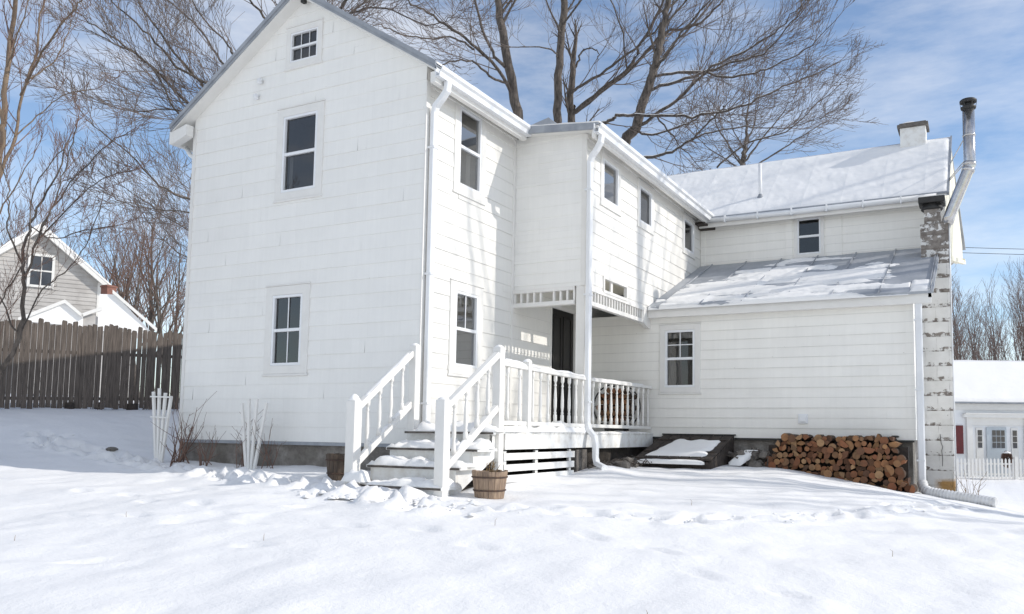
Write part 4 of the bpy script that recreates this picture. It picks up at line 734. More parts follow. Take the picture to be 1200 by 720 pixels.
for y in (.12,1.35,2.85): m.box(1.93,y-.05,-.75,1.985,y+.05,-.09)
m.build('skirt_boards','trim_worn',porch)
m=MB(); m.box(1.75,3.2,-1.2,1.98,3.75,-.1); m.build('pier','stone',porch,bevel=.03)
m=MB(); m.box(1.80,3.55,-1.2,1.9,6.8,-.45); m.grid(lambda u,v:(1.86+.09*nz(u*9,v*5,1),lerp(3.4,7.6,u),lerp(-1.0,-.08,v)),40,12); m.build('root_and_stone_face','earth',porch)
m=MB(); m.box(1.70,3.62,.276,1.93,3.84,3.7); m.box(1.66,3.58,.277,1.97,3.88,.42); m.build('porch_post','trim',porch,bevel=.012)
PB=[(.045,0),(.045,.16),(.028,.18),(.038,.21),(.026,.24),(.040,.34),(.040,.48),(.026,.72),(.020,.76),(.036,.79),(.020,.82),(.028,.86),(.045,.88),(.045,1.0)]
def baluster(mb,x,y,z0,z1,w=1.):
    H=z1-z0; mb.lathe((x,y,z0),[(r*w,h*H) for r,h in PB],8,True)
def rail(par,x,ya,yb,za,zb,bza,bzb,n,snow=True):
    mb=MB(); mb.beam((x,ya,za-.04),(x,yb,zb-.04),.13,.07); mb.beam((x,ya,bza),(x,yb,bzb),.09,.08); r=mb.build('railing','trim',par,bevel=.01)
    proto=None
    for i in range(n):
        t=(i+.5)/n;y=lerp(ya,yb,t); b=MB(); baluster(b,x,y,lerp(bza,bzb,t)+.04,lerp(za,zb,t)-.075,.88); b.build('baluster','trim',r)
    return r
r1=rail(porch,1.985,-.06,.85,1.60,1.58,.44,.44,2); r2=rail(porch,1.985,.98,3.6,1.58,1.54,.44,.43,8); r3=rail(porch,1.97,3.86,7.7,1.54,1.56,.43,.42,11)
m=MB(); m.box(1.91,.85,.276,2.06,.98,1.66); m.build('rail_post','trim',porch,bevel=.01)
lump(r1,(1.985,-.03,1.60),(1.985,.9,1.58),.13,.10,seed=1); lump(r2,(1.985,1.0,1.58),(1.985,3.55,1.54),.13,.075,seed=2)
lump(r3,(1.97,3.9,1.54),(1.97,7.2,1.555),.11,.035,seed=4); lump(porch,(1.985,.82,1.66),(1.985,1.02,1.66),.2,.13,seed=3)
pad(porch,1.30,.0,2.09,3.58,.276,.17,seed=2); pad(porch,.2,-.35,1.5,1.8,.276,.05,seed=5); pad(porch,1.6,3.9,2.04,7.6,.276,.03,seed=8)

# ------------------------------------------------------------------ steps
steps=thing('porch_steps','white wooden steps with snowy treads and a railing on each side','steps',(1,-1.3,-.8))
TY=[-.42,-1.02,-1.55,-2.08]; TZ=[.273,-.035,-.345,-.66]
for i,(y,z) in enumerate(zip(TY,TZ)):
    yb=-.30 if i==0 else TY[i-1]+.05
    m=MB(); m.box(.06 if i<3 else .35,y,z-.055,2.12,yb if i else -.425+.3,z) if i else m.box(.05,-.50,.218,2.12,-.425,.273)
    t=m.build('tread','trim_worn',steps,bevel=.006)
    m=MB(); m.box(.08 if i<3 else .37,(y if i else -.50)-.004,z-.05,2.10,(y if i else -.50)+.02,z-.012); m.build('wet_shadow_strip','tread',t)  # dark strip paints the shadow and wet line along the tread front
    m=MB(); m.box(.10,y+.07,(TZ[i+1] if i<3 else -1.0)+.002,1.93,y+.10,z-.058); m.build('riser','trim_worn',t)
    if i: pad(t,.08 if i<3 else .5,y+.0,2.12,yb-.06,z+.001,.13 if i<3 else .09,seed=10+i,rag=.3)
    else: pad(t,.3,-.50,2.14,-.06,.277,.13,seed=10,rag=.2)
pad(steps,.05,-2.2,.55,-1.95,-.62,.22,seed=22)
m=MB(); m.prism([(1.94,-2.02,-.90),(1.94,-2.02,-.72),(1.94,-1.50,-.72),(1.94,-1.50,-.405),(1.94,-.97,-.405),(1.94,-.97,-.095),(1.94,-.36,-.095),(1.94,-.36,.215),(1.94,-.02,.215),(1.94,-.02,-.1),(1.94,-1.6,-.90)],(.05,0,0)); m.build('stringer','trim_worn',steps,fixn=True)
m=MB(); m.prism([(.06,-2.02,-.90),(.06,-.02,.215),(.06,-.02,-.1),(.06,-1.6,-.90)],(.05,0,0)); m.build('stringer','trim_worn',steps,fixn=True)
def newel(x,y,z0,z1,w,name='newel_post'):
    m=MB(); m.box(x-w/2,y-w/2,z0,x+w/2,y+w/2,z1); o=m.build(name,'trim',steps,bevel=.012); return o
n1=newel(.06,-1.92,-.95,.80,.20);n2=newel(.09,-.26,-.3,1.95,.17);n3=newel(2.02,-1.95,-1.0,.80,.19);n4=newel(1.985,-.16,-.8,1.86,.17)
for o,(x,y,z,w) in zip((n1,n2,n3,n4),((.06,-1.92,.80,.2),(.09,-.26,1.95,.17),(2.02,-1.95,.80,.19),(1.985,-.16,1.86,.17))):
    m=MB(); m.lathe((x,y,z-.004),[(w*.5,0),(w*.5,.02),(w*.3,.045 if w<.2 else .09),(w*.1,.055 if w<.2 else .12)],10); m.build('snow','snow_cap',o)
def srail(x,ya,yb,za,zb,ba,bb,lab):
    mb=MB(); mb.beam((x,ya,za),(x,yb,zb),.12,.11); mb.beam((x,ya,ba),(x,yb,bb),.10,.12); r=mb.build('railing','trim',steps,bevel=.012)
    for i in range(4):
        t=(i+.75)/4.6;y=lerp(ya,yb,t); b=MB(); baluster(b,x,y,lerp(ba,bb,t)+.05,lerp(za,zb,t)-.045,1.0); b.build('baluster','trim',r)
    return r
ra=srail(.07,-1.82,-.33,.70,1.80,-.30,.80,'l'); rb=srail(2.0,-1.86,-.24,.68,1.72,-.36,.72,'r')
lump(ra,(.07,-1.3,.09+.06),(.07,-1.0,.31+.06),.10,.05,seed=3); lump(ra,(.07,-.85,.42+.06),(.07,-.5,.68+.06),.10,.05,seed=5); lump(ra,(.07,-1.70,-.20+.05),(.07,-1.45,-.02+.06),.10,.05,seed=7)
lump(rb,(2.0,-1.5,-.10+.05),(2.0,-1.1,.15+.06),.10,.05,seed=6); lump(ra,(.07,-1.7,.79+.05),(.07,-.4,1.75+.05),.10,.04,seed=9); lump(rb,(2.0,-1.7,.80),(2.0,-.45,1.62),.09,.03,seed=12)

# ------------------------------------------------------------------ log ring and its logs on the porch
def arc(cx,y,cz,r,n=40): return [(cx+r*math.cos(2*math.pi*k/n),y,cz+r*math.sin(2*math.pi*k/n)) for k in range(n+1)]
ring=thing('log_ring','round black steel log holder standing on the porch behind the railing','log holder',(1.22,7.1,.28))
m=MB(); m.tube(arc(1.22,6.95,.98,.60),.022,6); m.tube(arc(1.22,7.35,.98,.60),.022,6)
for a in (230,250,290,310,180,0): q=math.radians(a); m.beam((1.22+.6*math.cos(q),6.95,.98+.6*math.sin(q)),(1.22+.6*math.cos(q),7.35,.98+.6*math.sin(q)),.02,.02)
m.build('hoop','black',ring)
m=MB(); m.box(.95,6.94,.28,1.49,6.98,.40); m.box(.95,7.32,.28,1.49,7.36,.40); m.build('foot','black',ring)
rl=random.Random(5)
def log(x,z,y0,y1,r,label,group,split=None,name='firewood_log'):
    """one piece of firewood, cut end towards -Y"""
    k=rl.choice([1,1,1,0,0]) if split is None else split
    if k==0: prof=[(math.cos(t)*r*rl.uniform(.93,1.05),math.sin(t)*r*rl.uniform(.93,1.05)) for t in [2*math.pi*i/11 for i in range(11)]]
    else:
        a0=rl.uniform(0,6.28);sp_=rl.choice([math.pi*.55,math.pi*.8,math.pi]); prof=[(math.cos(a0+sp_*i/7)*r*1.35-math.cos(a0+sp_/2)*r*.6,math.sin(a0+sp_*i/7)*r*1.35-math.sin(a0+sp_/2)*r*.6) for i in range(8)]+[(-math.cos(a0+sp_/2)*r*.65,-math.sin(a0+sp_/2)*r*.65)]
    n=len(prof);m=MB(); tw=rl.uniform(-.02,.02)
    vs=[(x+a,y0,z+b) for a,b in prof]+[(x+a+tw,y1,z+b) for a,b in prof]
    m.add(vs,[(i,i+n,(i+1)%n+n,(i+1)%n) for i in range(n)]+[tuple(range(n)),tuple(reversed(range(n,2*n)))])
    o=m.build(name,'bark_end',None,fixn=True); o.data.materials.append(M['logend'])
    for p in o.data.polygons:
        if abs(p.normal.y)>.8 or (k and p.loop_total==4 and (n-2 in p.vertices and n-1 in p.vertices or (0 in p.vertices and n-1 in p.vertices))): p.material_index=1
    return tag(o,label,'firewood log',group)
for iz in range(7):
    for ix in range(7):
        x=1.22+(ix-3)*.165+(iz%2)*.08;z=.98+(iz-3.2)*.15
        if (x-1.22)**2+(z-.98)**2<.50**2: log(x,z,6.9+rl.uniform(-.04,.04),7.42,rl.uniform(.07,.09),'split log held in the round steel ring on the porch','logs in the porch log ring')

# broken snow at the foot of the steps and along the trails
m=MB(); q=random.Random(12)
def clod(x,y,r):
    z=gh(x,y)+.02;vs=[];n=7
    ph=[(0,0,1)]+[(math.cos(k*2*math.pi/n+j)*c_,math.sin(k*2*math.pi/n+j)*c_,s_) for j,(c_,s_) in enumerate(((.75,.6),(1,.0)))for k in range(n)]
    sx,sy,sz=q.uniform(.7,1.5),q.uniform(.7,1.3),q.uniform(.5,.9)
    for a_ in ph: f=q.uniform(.75,1.15);vs.append((x+a_[0]*r*sx*f,y+a_[1]*r*sy*f,z+a_[2]*r*sz*f-.3*r))
    fs=[(0,1+k,1+(k+1)%n) for k in range(n)]+[(1+k,1+n+k,1+n+(k+1)%n,1+(k+1)%n) for k in range(n)]
    m.add(vs,fs,True)
for _ in range(190): clod(q.gauss(.9,.8),q.gauss(-2.55,.28),abs(q.gauss(.02,.035))+.018)
for _ in range(26): clod(q.gauss(.35,.22),q.gauss(-2.35,.12),q.uniform(.06,.12))
for P_,n_,w_ in ((TR,330,.28),(ROW,130,.16)):
    for _ in range(n_):
        k=q.randrange(len(P_)-1);t_=q.random();clod(lerp(P_[k][0],P_[k+1][0],t_)+q.gauss(0,w_),lerp(P_[k][1],P_[k+1][1],t_)+q.gauss(0,w_),abs(q.gauss(.006,.014))+.008)
tag(m.build('broken_snow','snow_cap'),'broken lumps of trodden snow along the trail and steps','snow',kind='stuff')

# ------------------------------------------------------------------ woodpile
wz=lambda x:gh(x,7.2)+.03
for iz in range(10):
    x=5.25+rl.uniform(0,.1)
    while x<8.55:
        r=rl.uniform(.048,.105); top=.24-.02*math.sin(x*3); z=-1.06+iz*.138+rl.uniform(-.035,.035)
        lft=5.28+max(0,z+.45)*.55; rgt=8.68-max(0,z+.95)*.32
        if z>gh(x,7.1)-.06 and z<top-.02 and lft<x<rgt: log(x,z+.02,7.02+rl.uniform(-.09,.09),7.68,r,'split log in the large stacked woodpile against the stone foundation','logs in the woodpile')
        x+=r*1.62+rl.uniform(-.02,.03)
for x,z in ((5.6,.17),(6.5,.2),(6.75,.22),(7.45,.2),(7.6,.22),(7.9,.19)): pass
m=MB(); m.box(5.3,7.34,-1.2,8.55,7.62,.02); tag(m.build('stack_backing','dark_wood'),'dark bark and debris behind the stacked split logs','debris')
for k in range(5):
    x=8.45+rl.uniform(-.1,.25); log(x,gh(x,6.9)+.07+.08*(k%2),6.75+.1*k,7.3+.05*k,.08,'loose split log fallen at the right end of the woodpile','fallen logs beside the woodpile')

# ------------------------------------------------------------------ cellar hatch
hatch=thing('cellar_hatch','low sloping cellar hatch with snow on its dark wooden doors','hatch',(3.3,6.6,-.5))
A=(2.38,7.72,.20);B=(4.28,7.72,.20);Cc=(4.28,5.75,-.36);D=(2.38,5.75,-.36)
m=MB(); m.prism([(2.36,7.72,-.7),(2.36,7.72,.19),(2.36,5.74,-.39),(2.36,5.74,-.8)],(.12,0,0)); m.prism([(4.18,7.72,-.7),(4.18,7.72,.19),(4.18,5.74,-.39),(4.18,5.74,-.8)],(.12,0,0)); m.box(2.36,5.70,-.8,4.30,5.78,-.40); m.build('curb','dark_wood',hatch,fixn=True)
m=MB()
for i in range(7): x=lerp(2.36,4.32,i/7); m.prism([(x+.01,7.72,.20),(x+.27,7.72,.20),(x+.27,5.68,-.37),(x+.01,5.68,-.37)],(0,0,.045))
m.beam((2.4,7.2,.11),(4.25,7.2,.11),.10,.04); m.beam((2.4,6.2,-.17),(4.25,6.2,-.17),.10,.04); m.build('hatch_door','dark_wood',hatch,fixn=True)
m=MB(); m.box(2.34,7.66,.235,4.36,7.74,.27); m.build('header','black',hatch)
def hs(u,v):
    x=lerp(lerp(2.55,2.95,v),lerp(4.1,4.12,v),u)+.05*nz(u*5,v*5);y=lerp(5.85,7.15,v)+.12*nz(u*4,1)*(v>.5);e=min(1,8*min(u,1-u,v,1-v))**.5
    z=.20+(y-7.72)*.284+.05; return ((x,y,z+.07*e+.015*nz(x*4,y*4)*e),(x,y,z-.03))
slab(hs,30,24,'snow','snow_cap',hatch)
slab(lambda u,v:((lerp(2.5,4.15,u),lerp(5.48,5.74,v),-.40+.05*min(1,8*min(u,1-u,v,1-v))**.5+.01*nz(u*9,v)),(lerp(2.5,4.15,u),lerp(5.48,5.74,v),-.46)),24,6,'snow','snow_cap',hatch)
# brush and rubble between hatch and woodpile, roots beside the hatch
def rubble(cx,cy,sx,sy,n,label,name='rubble_heap',h=.25,seed=1,snow=0):
    q=random.Random(seed);t=thing(name,label,'heap',(cx,cy,gh(cx,cy)))
    m=MB()
    for _ in range(n):
        x=q.gauss(cx,sx*.45);y=q.gauss(cy,sy*.45);r=q.uniform(.06,.15);z=gh(x,y)+q.uniform(-.02,h)
        vs=[];ph=[(0,0,1),(0,0,-1)]+[(math.cos(a)*c,math.sin(a)*c,s) for a in [k*math.pi/3 for k in range(6)] for c,s in ((.8,.55),(.85,-.5))]
        for p in ph: f=q.uniform(.7,1.25); vs.append((x+p[0]*r*f*1.3,y+p[1]*r*f,z+p[2]*r*f*.8))
        fs=[]
        for k in range(6):
            a,b=2+2*k,2+2*((k+1)%6); fs+=[(0,a,b),(a,a+1,b+1,b),(1,b+1,a+1)]
        m.add(vs,fs)
    m.build('stones','stone',t)
    m=MB()
    for _ in range(n*2):
        x=q.gauss(cx,sx*.5);y=q.gauss(cy,sy*.5);z=gh(x,y)+.05;a=q.uniform(0,6.3);l=q.uniform(.2,.7);m.tube([(x,y,z),(x+math.cos(a)*l*.5,y+math.sin(a)*l*.5,z+q.uniform(.05,h*1.2)),(x+math.cos(a)*l,y+math.sin(a)*l,z+q.uniform(-.0,h))],[.018,.013,.007],4)
    m.build('brush','bark',t)
    return t
rb_=rubble(4.85,7.2,.75,.35,26,'heap of dark stones and roots between cellar hatch and woodpile',h=.34,seed=4)
slab(lambda u,v:((lerp(4.45,4.75,u)+.3*v,lerp(6.7,7.3,v),-.42+.30*v+.06*min(1,6*min(u,1-u,v,1-v))),(lerp(4.45,4.75,u)+.3*v,lerp(6.7,7.3,v),-.5+.30*v)),8,12,'snow','snow_cap',rb_)
rubble(2.3,5.0,.5,1.3,24,'dark stones and roots beside the porch skirt and drainpipe',h=.12,seed=9)

# ------------------------------------------------------------------ corrugated drain
m=MB(); P=[Vector(p) for p in [(8.83,7.5,-.80),(8.87,7.38,-.93),(9.0,7.25,-.99),(9.4,7.1,-1.03),(10.0,7.0,-1.10),(10.36,6.9,-1.14)]]
pts=[];rr_=[]
for i in range(len(P)-1):
    nk=max(8,int((P[i+1]-P[i]).length*56))
    for k in range(nk): pts.append(P[i].lerp(P[i+1],k/nk)); rr_.append(  .11+.008*(1 if len(pts)%4<2 else -1))
m.tube(pts,rr_,12); cp=m.build('drain_pipe','hose',None)
tag(cp,'white corrugated drain pipe lying on the snow below the corner downspout','drain pipe')

# ------------------------------------------------------------------ barrels
def barrel(x,y,r,h,mat,label,tilt=(0,0),snow=.0,name='barrel_planter'):
    z=gh(x,y)-.04; t=thing(name,label,'planter',(x,y,z)); n=18
    m=MB()
    for k in range(n):
        a0=2*math.pi*k/n+.01;a1=2*math.pi*(k+1)/n-.01;rb,rt,ti=r*.80,r,.035;hh=h+random.uniform(-.012,.012)
        vs=[]
        for (q,zz) in ((rb,0),(rt,hh)):
            for rr2 in (q,q-ti):
                for a in (a0,a1): vs.append((x+rr2*math.cos(a)+tilt[0]*zz,y+rr2*math.sin(a)+tilt[1]*zz,z+zz))
        m.add(vs,[(0,1,5,4),(2,6,7,3),(4,5,7,6),(0,4,6,2),(1,3,7,5),(0,2,3,1)])
    m.build('staves',mat,t,fixn=True)
    for f in (.30,.78):
        m=MB(); q=r*(.80+.2*f)+.006; m.tube([(x+q*math.cos(a)+tilt[0]*f*h,y+q*math.sin(a)+tilt[1]*f*h,z+h*f) for a in [2*math.pi*k/24 for k in range(25)]],.014,5,cap=False); m.build('band','rust',t)
    m=MB(); m.grid(lambda u,v:(x+(r*.93*v)*math.cos(u*2*math.pi),y+(r*.93*v)*math.sin(u*2*math.pi),z+h*.86+.05*(1-v*v)*snow+.01*nz(u*5,v*5)),24,6); m.build('snow' if snow else 'soil','snow_cap' if snow else 'earth',t)
    return t
bl=barrel(-.72,-1.35,.29,.52,'barrel_dark','dark weathered half barrel planter left of the steps, snow inside',snow=1)
br=barrel(2.62,-1.40,.31,.46,'barrel_light','brown half barrel planter with dry stalks, right of the steps',snow=0)
def stalks(par,x,y,z,n,h,sp_,mat='dry',seed=1,name='stalks',r=.009,br_=3):
    q=random.Random(seed);m=MB()
    for _ in range(n):
        a=q.uniform(0,6.3);l=h*q.uniform(.5,1.1);lean=q.uniform(.1,sp_);p=[Vector((x+q.gauss(0,.05),y+q.gauss(0,.05),z))]
        d=Vector((math.cos(a)*lean,math.sin(a)*lean,1)).normalized()
        for k in range(4): p.append(p[-1]+(d+Vector((q.gauss(0,.15),q.gauss(0,.15),q.gauss(0,.08)))).normalized()*l/4)
        m.tube(p,[r,r*.85,r*.7,r*.5,r*.3],4)
        for b in range(br_):
            i=q.randint(1,3);e=p[i]+Vector((q.gauss(0,.3),q.gauss(0,.3),q.uniform(.1,.5)))*l*.4; m.tube([p[i],p[i].lerp(e,.5)+Vector((0,0,.02)),e],[r*.6,r*.4,r*.25],3)
    return m.build(name,mat,par)
stalks(br,2.62,-1.40,br['_o'][2]+.38,9,.28,.7,'dry',3)

# ------------------------------------------------------------------ fan trellises
def trellis(x,y,label,slats,h,sp_,bars,seed,base_=.14):
    z=gh(x,y)-.08; t=thing('fan_trellis',label,'trellis',(x,y,z),None)
    q=random.Random(seed)
    for k,o in enumerate(slats):
        m=MB(); top=h+q.uniform(-.06,.06)-abs(o)*.12; bx=x+o*base_; m.beam((bx,y+k*.006,z),(x+o*sp_,y+k*.006,z+top),.07,.05,up=(0,1,0)); m.build('slat','trim',t,bevel=.006)
    for hb,w in bars:
        f=hb/h; m=MB(); m.beam((x+min(slats)*lerp(.14,sp_,f)-.04,y-.045,z+hb),(x+max(slats)*lerp(.14,sp_,f)+.10*w,y-.045,z+hb-.02*w),.03,.045,up=(0,1,0)); m.build('crossbar','trim',t)
    return t
trellis(-6.88,-.62,'white fan trellis with crossbars standing by the left house corner',(-1,-.35,.35,1),1.80,.30,((1.15,1),(1.62,1)),2,.07)
trellis(-4.02,-.55,'white fan trellis with splayed slats under the ground floor window',(-.95,-.35,.35,1.2),1.58,.34,(),5,.09)

# ------------------------------------------------------------------ bare trees
class Tw:   # fast tube collector (numpy)
    def __init__(s): s.V=[];s.F=[];s.n=0
    def tube(s,P,R,n):
        P=np.asarray(P,float);R=np.asarray(R,float);k=len(P)
        D=np.empty_like(P);D[1:-1]=P[2:]-P[:-2];D[0]=P[1]-P[0];D[-1]=P[-1]-P[-2]
        D/=np.linalg.norm(D,axis=1)[:,None]+1e-9
        r=np.array([0.3,.2,1.]) if abs(D[0][2])<.8 else np.array([1.,.1,.2])
        A=np.cross(D,r);A/=np.linalg.norm(A,axis=1)[:,None]+1e-9;B=np.cross(D,A)
        t=2*np.pi*np.arange(n)/n
        v=P[:,None]+(A[:,None]*np.cos(t)[None,:,None]+B[:,None]*np.sin(t)[None,:,None])*R[:,None,None]
        s.V.append(v.reshape(-1,3)); i=np.arange(k-1)[:,None]*n+s.n;j=np.arange(n)[None];j2=(j+1)%n
        s.F.append(np.stack([i+j,i+j2,i+n+j2,i+n+j],-1).reshape(-1,4)); s.n+=k*n
    def build(s,name,mat,parent,smooth=True):
        if not s.V: return None
        V=np.concatenate(s.V);F=np.concatenate(s.F); me=bpy.data.meshes.new(name)
        V=(V-np.array(tuple(parent['_o'])))*S
        me.vertices.add(len(V));me.vertices.foreach_set('co',V.ravel())
        me.loops.add(len(F)*4);me.loops.foreach_set('vertex_index',F.ravel().astype(np.int32))
        me.polygons.add(len(F));me.polygons.foreach_set('loop_start',np.arange(0,len(F)*4,4,dtype=np.int32));me.polygons.foreach_set('loop_total',np.full(len(F),4,dtype=np.int32))
        me.polygons.foreach_set('use_smooth',np.full(len(F),smooth)); me.update(); me.materials.append(M[mat])
        o=bpy.data.objects.new(name,me);COL.objects.link(o);o.parent=parent;o['_o']=tuple(parent['_o']);return o
def rot_about(d,ang,rng):
    r=np.array([rng.gauss(0,1) for _ in range(3)]); a=np.cross(d,r);a/=np.linalg.norm(a)+1e-9
    v=d*math.cos(ang)+a*math.sin(ang);return v/np.linalg.norm(v)
def grow(tw,tb,p,d,L,r,lev,rng,up=.12,dens=1.,rmin=.006,ang=(.30,.70)):
    seglen=L/5; P=[p];R=[r];dd=d.copy();cur=p.copy()
    for k in range(5):
        dd=dd+np.array([rng.gauss(0,.08),rng.gauss(0,.08),rng.gauss(0,.06)+up*.6]);dd/=np.linalg.norm(dd);cur=cur+dd*seglen;P.append(cur);R.append(max(r*(1-.78*(k+1)/5),rmin*.6))
    (tb if r>.05 else tw).tube(P,R,5 if r>.05 else 3)
    if lev<=0: return
    n=max(2,int((5.2 if lev>1 else 4.4)*dens+rng.random()))
    for i in range(n):
        t=.22+.78*(i+rng.random())/n; k=min(4,int(t*5));f=t*5-k; q=P[k]*(1-f)+P[k+1]*f; dr=P[k+1]-P[k];dr/=np.linalg.norm(dr)
        grow(tw,tb,q,rot_about(dr,rng.uniform(*ang),rng),L*rng.uniform(.38,.62)*(1.15-.35*t),max(r*(1-.7*t)*.6,rmin),lev-1,rng,up,dens,rmin,ang)
def smooth(P,k=4):
    P=np.array(P);out=[]
    n=len(P)
    for i in range(n-1):
        p0=P[max(i-1,0)];p1=P[i];p2=P[i+1];p3=P[min(i+2,n-1)]
        for j in range(k):
            t=j/k; out.append(.5*((2*p1)+(-p0+p2)*t+(2*p0-5*p1+4*p2-p3)*t*t+(-p0+3*p1-3*p2+p3)*t**3))
    out.append(P[-1]);return np.array(out)
def limb_tree(name,limbs,label,seed,mat='bark',tmat='twig',lev=2,dens=1.,L0=4.,group=None,rmin=.011,gap=1.0,up=.10,ground=True,start=.12,wob=.06,snowy=False,main_twigs=True,thick=.68,tstart=.72,tip=.4):
    rng=random.Random(seed); base=limbs[0][0]; bx,by=base[0],base[1]; gzv=gh(bx,by) if abs(bx)<150 else -1
    t=thing(name,label,'tree',(bx,by,gzv-.1),group)
    tw=Tw();tb=Tw();tt=Tw(); sn=Tw()
    for li,l in enumerate(limbs):
        Q=np.array(l,float)
        if li==0 and ground: Q=np.vstack([[bx,by,gzv-.3,Q[0,3]*1.35],Q]) if Q[0,2]>gzv+.6 else Q
        Q=smooth(Q,5)
        if len(Q)>6:
            for k in range(1,len(Q)-1): Q[k,:3]+=[rng.gauss(0,wob),rng.gauss(0,wob),rng.gauss(0,wob*.7)]
        Q[:,3]=np.maximum(Q[:,3]*(thick*.88 if li else .42+.5*thick),.012)
        (tt if li==0 else tb).tube(Q[:,:3],Q[:,3],9 if Q[:,3].max()>.15 else 6)
        if snowy and li>0 and len(Q)>14: sn.tube(Q[2:-8,:3]+np.array([.0,-.0,1])*Q[2:-8,3:4]*.62,Q[2:-8,3]*.62,5)
        if li==0 and not main_twigs: continue
        seglens=np.linalg.norm(np.diff(Q[:,:3],axis=0),axis=1);tot=seglens.sum();cum=np.concatenate([[0],np.cumsum(seglens)])
        s=tot*(tstart if li==0 else start)+rng.random()*gap
        while s<tot:
            k=min(np.searchsorted(cum,s)-1,len(Q)-2);k=max(k,0);f=(s-cum[k])/max(seglens[k],1e-6)
            q=Q[k,:3]*(1-f)+Q[k+1,:3]*f;dr=Q[k+1,:3]-Q[k,:3];dr/=np.linalg.norm(dr)+1e-9;rr=Q[k,3]
            rem=1-.55*s/tot
            grow(tw,tb,q,rot_about(dr,rng.uniform(.28,.75),rng),L0*rem*rng.uniform(.6,1.2),min(max(rr*.42,rmin*1.5),.09),lev,rng,up,dens,rmin)
            s+=gap*rng.uniform(.5,1.5)
        grow(tw,tb,Q[-1,:3],(Q[-1,:3]-Q[-3,:3])/np.linalg.norm(Q[-1,:3]-Q[-3,:3]),L0*tip,max(Q[-1,3],rmin),lev,rng,up,dens,rmin)
    tt.build('trunk',mat,t);c=tb.build('limbs',mat,t);tw.build('twigs',tmat,t,False)
    if snowy: sn.build('snow','snow_cap',t)
    return t
limb_tree('maple_tree',TREES['T3'],'large bare maple behind the left gable, limbs fanning out over the left roof edge',11,L0=4.4,gap=.7,dens=1.2,thick=.52,tstart=.6,lev=2,wob=.03,rmin=.010)
limb_tree('maple_tree',TREES['T4'],'bare maple with straight leaning trunk behind the main roof and long limbs to the left',12,thick=.48,L0=4.6,gap=1.0,dens=.95,lev=2,rmin=.010,wob=.04)
limb_tree('maple_tree',TREES['T5'],'straight tall bare trunk directly behind the roof corner, left of the broken stub',13,thick=.5,L0=4.2,gap=1.1,dens=.9,lev=2,rmin=.010,wob=.04)
limb_tree('maple_tree',TREES['T6'],'bare maple with broken-off stub and two long limbs rising to the right',14,thick=.6,L0=4.4,gap=1.0,dens=.95,lev=2,rmin=.010,wob=.04)
limb_tree('maple_tree',TREES['T7'],'largest bare maple, snow-dusted limbs spreading right above the snowy rear roof',15,L0=4.2,gap=.62,dens=1.1,thick=.55,tip=.3,lev=2,rmin=.010,snowy=True,wob=.04)
limb_tree('bare_tree',TREES['T8'],'fine twigged bare tree just above the middle of the rear roof',16,tmat='twig',L0=5.,gap=1.6,dens=1.1,lev=2,rmin=.018)
limb_tree('bare_tree',TREES['T2'],'tall bare tree with sunlit-toned bark at the left edge of the photo',17,mat='bark_lit',tmat='twig_red',L0=2.0,gap=.62,dens=.85,lev=2,rmin=.006,wob=.015,up=.2,thick=.6)
limb_tree('bare_tree',TREES['T1'],'slender dark crooked bare tree in front of the board fence',18,mat='bark',tmat='twig_red',L0=1.5,gap=.42,dens=.85,lev=2,rmin=.005,wob=.02,up=.15)
def auto_tree(name,x,y,H,r,label,seed,mat='bark',tmat='twig_far',lev=3,group=None,dens=.85,fork=3,rmin=.02,z=None,spread=.5,n=9):
    rng=random.Random(seed);z=gh(x,y) if z is None else z
    t=thing(name,label,'tree',(x,y,z-.1),group);tw=Tw();tb=Tw();tt=Tw()
    P=[np.array([x,y,z-.3])];R=[r];d=np.array([rng.gauss(0,.05),rng.gauss(0,.05),1.])
    for k in range(8): d=d+np.array([rng.gauss(0,.05),rng.gauss(0,.05),.1]);d/=np.linalg.norm(d);P.append(P[-1]+d*H*.105);R.append(r*(1-.85*(k+1)/8))
    tt.tube(P,R,7)
    for i in range(n):
        f=.22+.78*(i+rng.random())/n;k=min(7,int(f*8));q=P[k]+(P[k+1]-P[k])*(f*8-k)
        dd=rot_about(d,rng.uniform(.35,.8)*(spread/.5),rng);dd[2]=abs(dd[2])+.15;dd/=np.linalg.norm(dd)
        grow(tw,tb,q,dd,H*rng.uniform(.28,.45)*(1.15-.5*f),max(R[k]*.5,rmin),lev-1,rng,.16,dens,rmin)
    tt.build('trunk',mat,t);tb.build('limbs',mat,t);tw.build('twigs',tmat,t,False); return t
# thicket of bare trees beyond the fence and the neighbouring house, left
rt=random.Random(21)
LEFT=[(-54.6,28.3,15,'bare tree right beyond the garage, left of its brick chimney'),(-47.6,25.0,12,'reddish bare tree just right of the garage roof'),(-57.9,33.3,19,'tall bare tree behind the garage'),(-47.5,27.4,14,'twiggy bare tree beyond the fence, midway between garage and white house'),(-51.9,31.9,18,'tall slim bare tree beyond the fence, farther back'),(-43.6,27.0,13,'bare tree beyond the fence, close to the white house corner'),(-48.0,31.6,17,'tall bare tree partly hidden by the white house corner'),(-64.1,32.4,17,'bare tree rising behind the right slope of the neighbouring gable'),(-71.1,33.5,20,'bare tree behind the peak of the neighbouring gable'),(-67.2,28.7,19,'bare tree behind the left slope of the neighbouring roof'),(-70.0,40.7,22,'hazy bare tree farthest back above the brick chimney'),(-68.9,43.5,22,'hazy bare tree farthest back beyond the fence middle'),(-64.4,43.5,21,'hazy bare tree farthest back by the white house corner')]
for i,(x,y,h,lb) in enumerate(LEFT): auto_tree('bare_tree',x,y,h,.25,lb,30+i,tmat='twig_red' if i%2 else 'twig_far',group='bare trees beyond the fence',lev=3,dens=1.,rmin=.015,n=12)
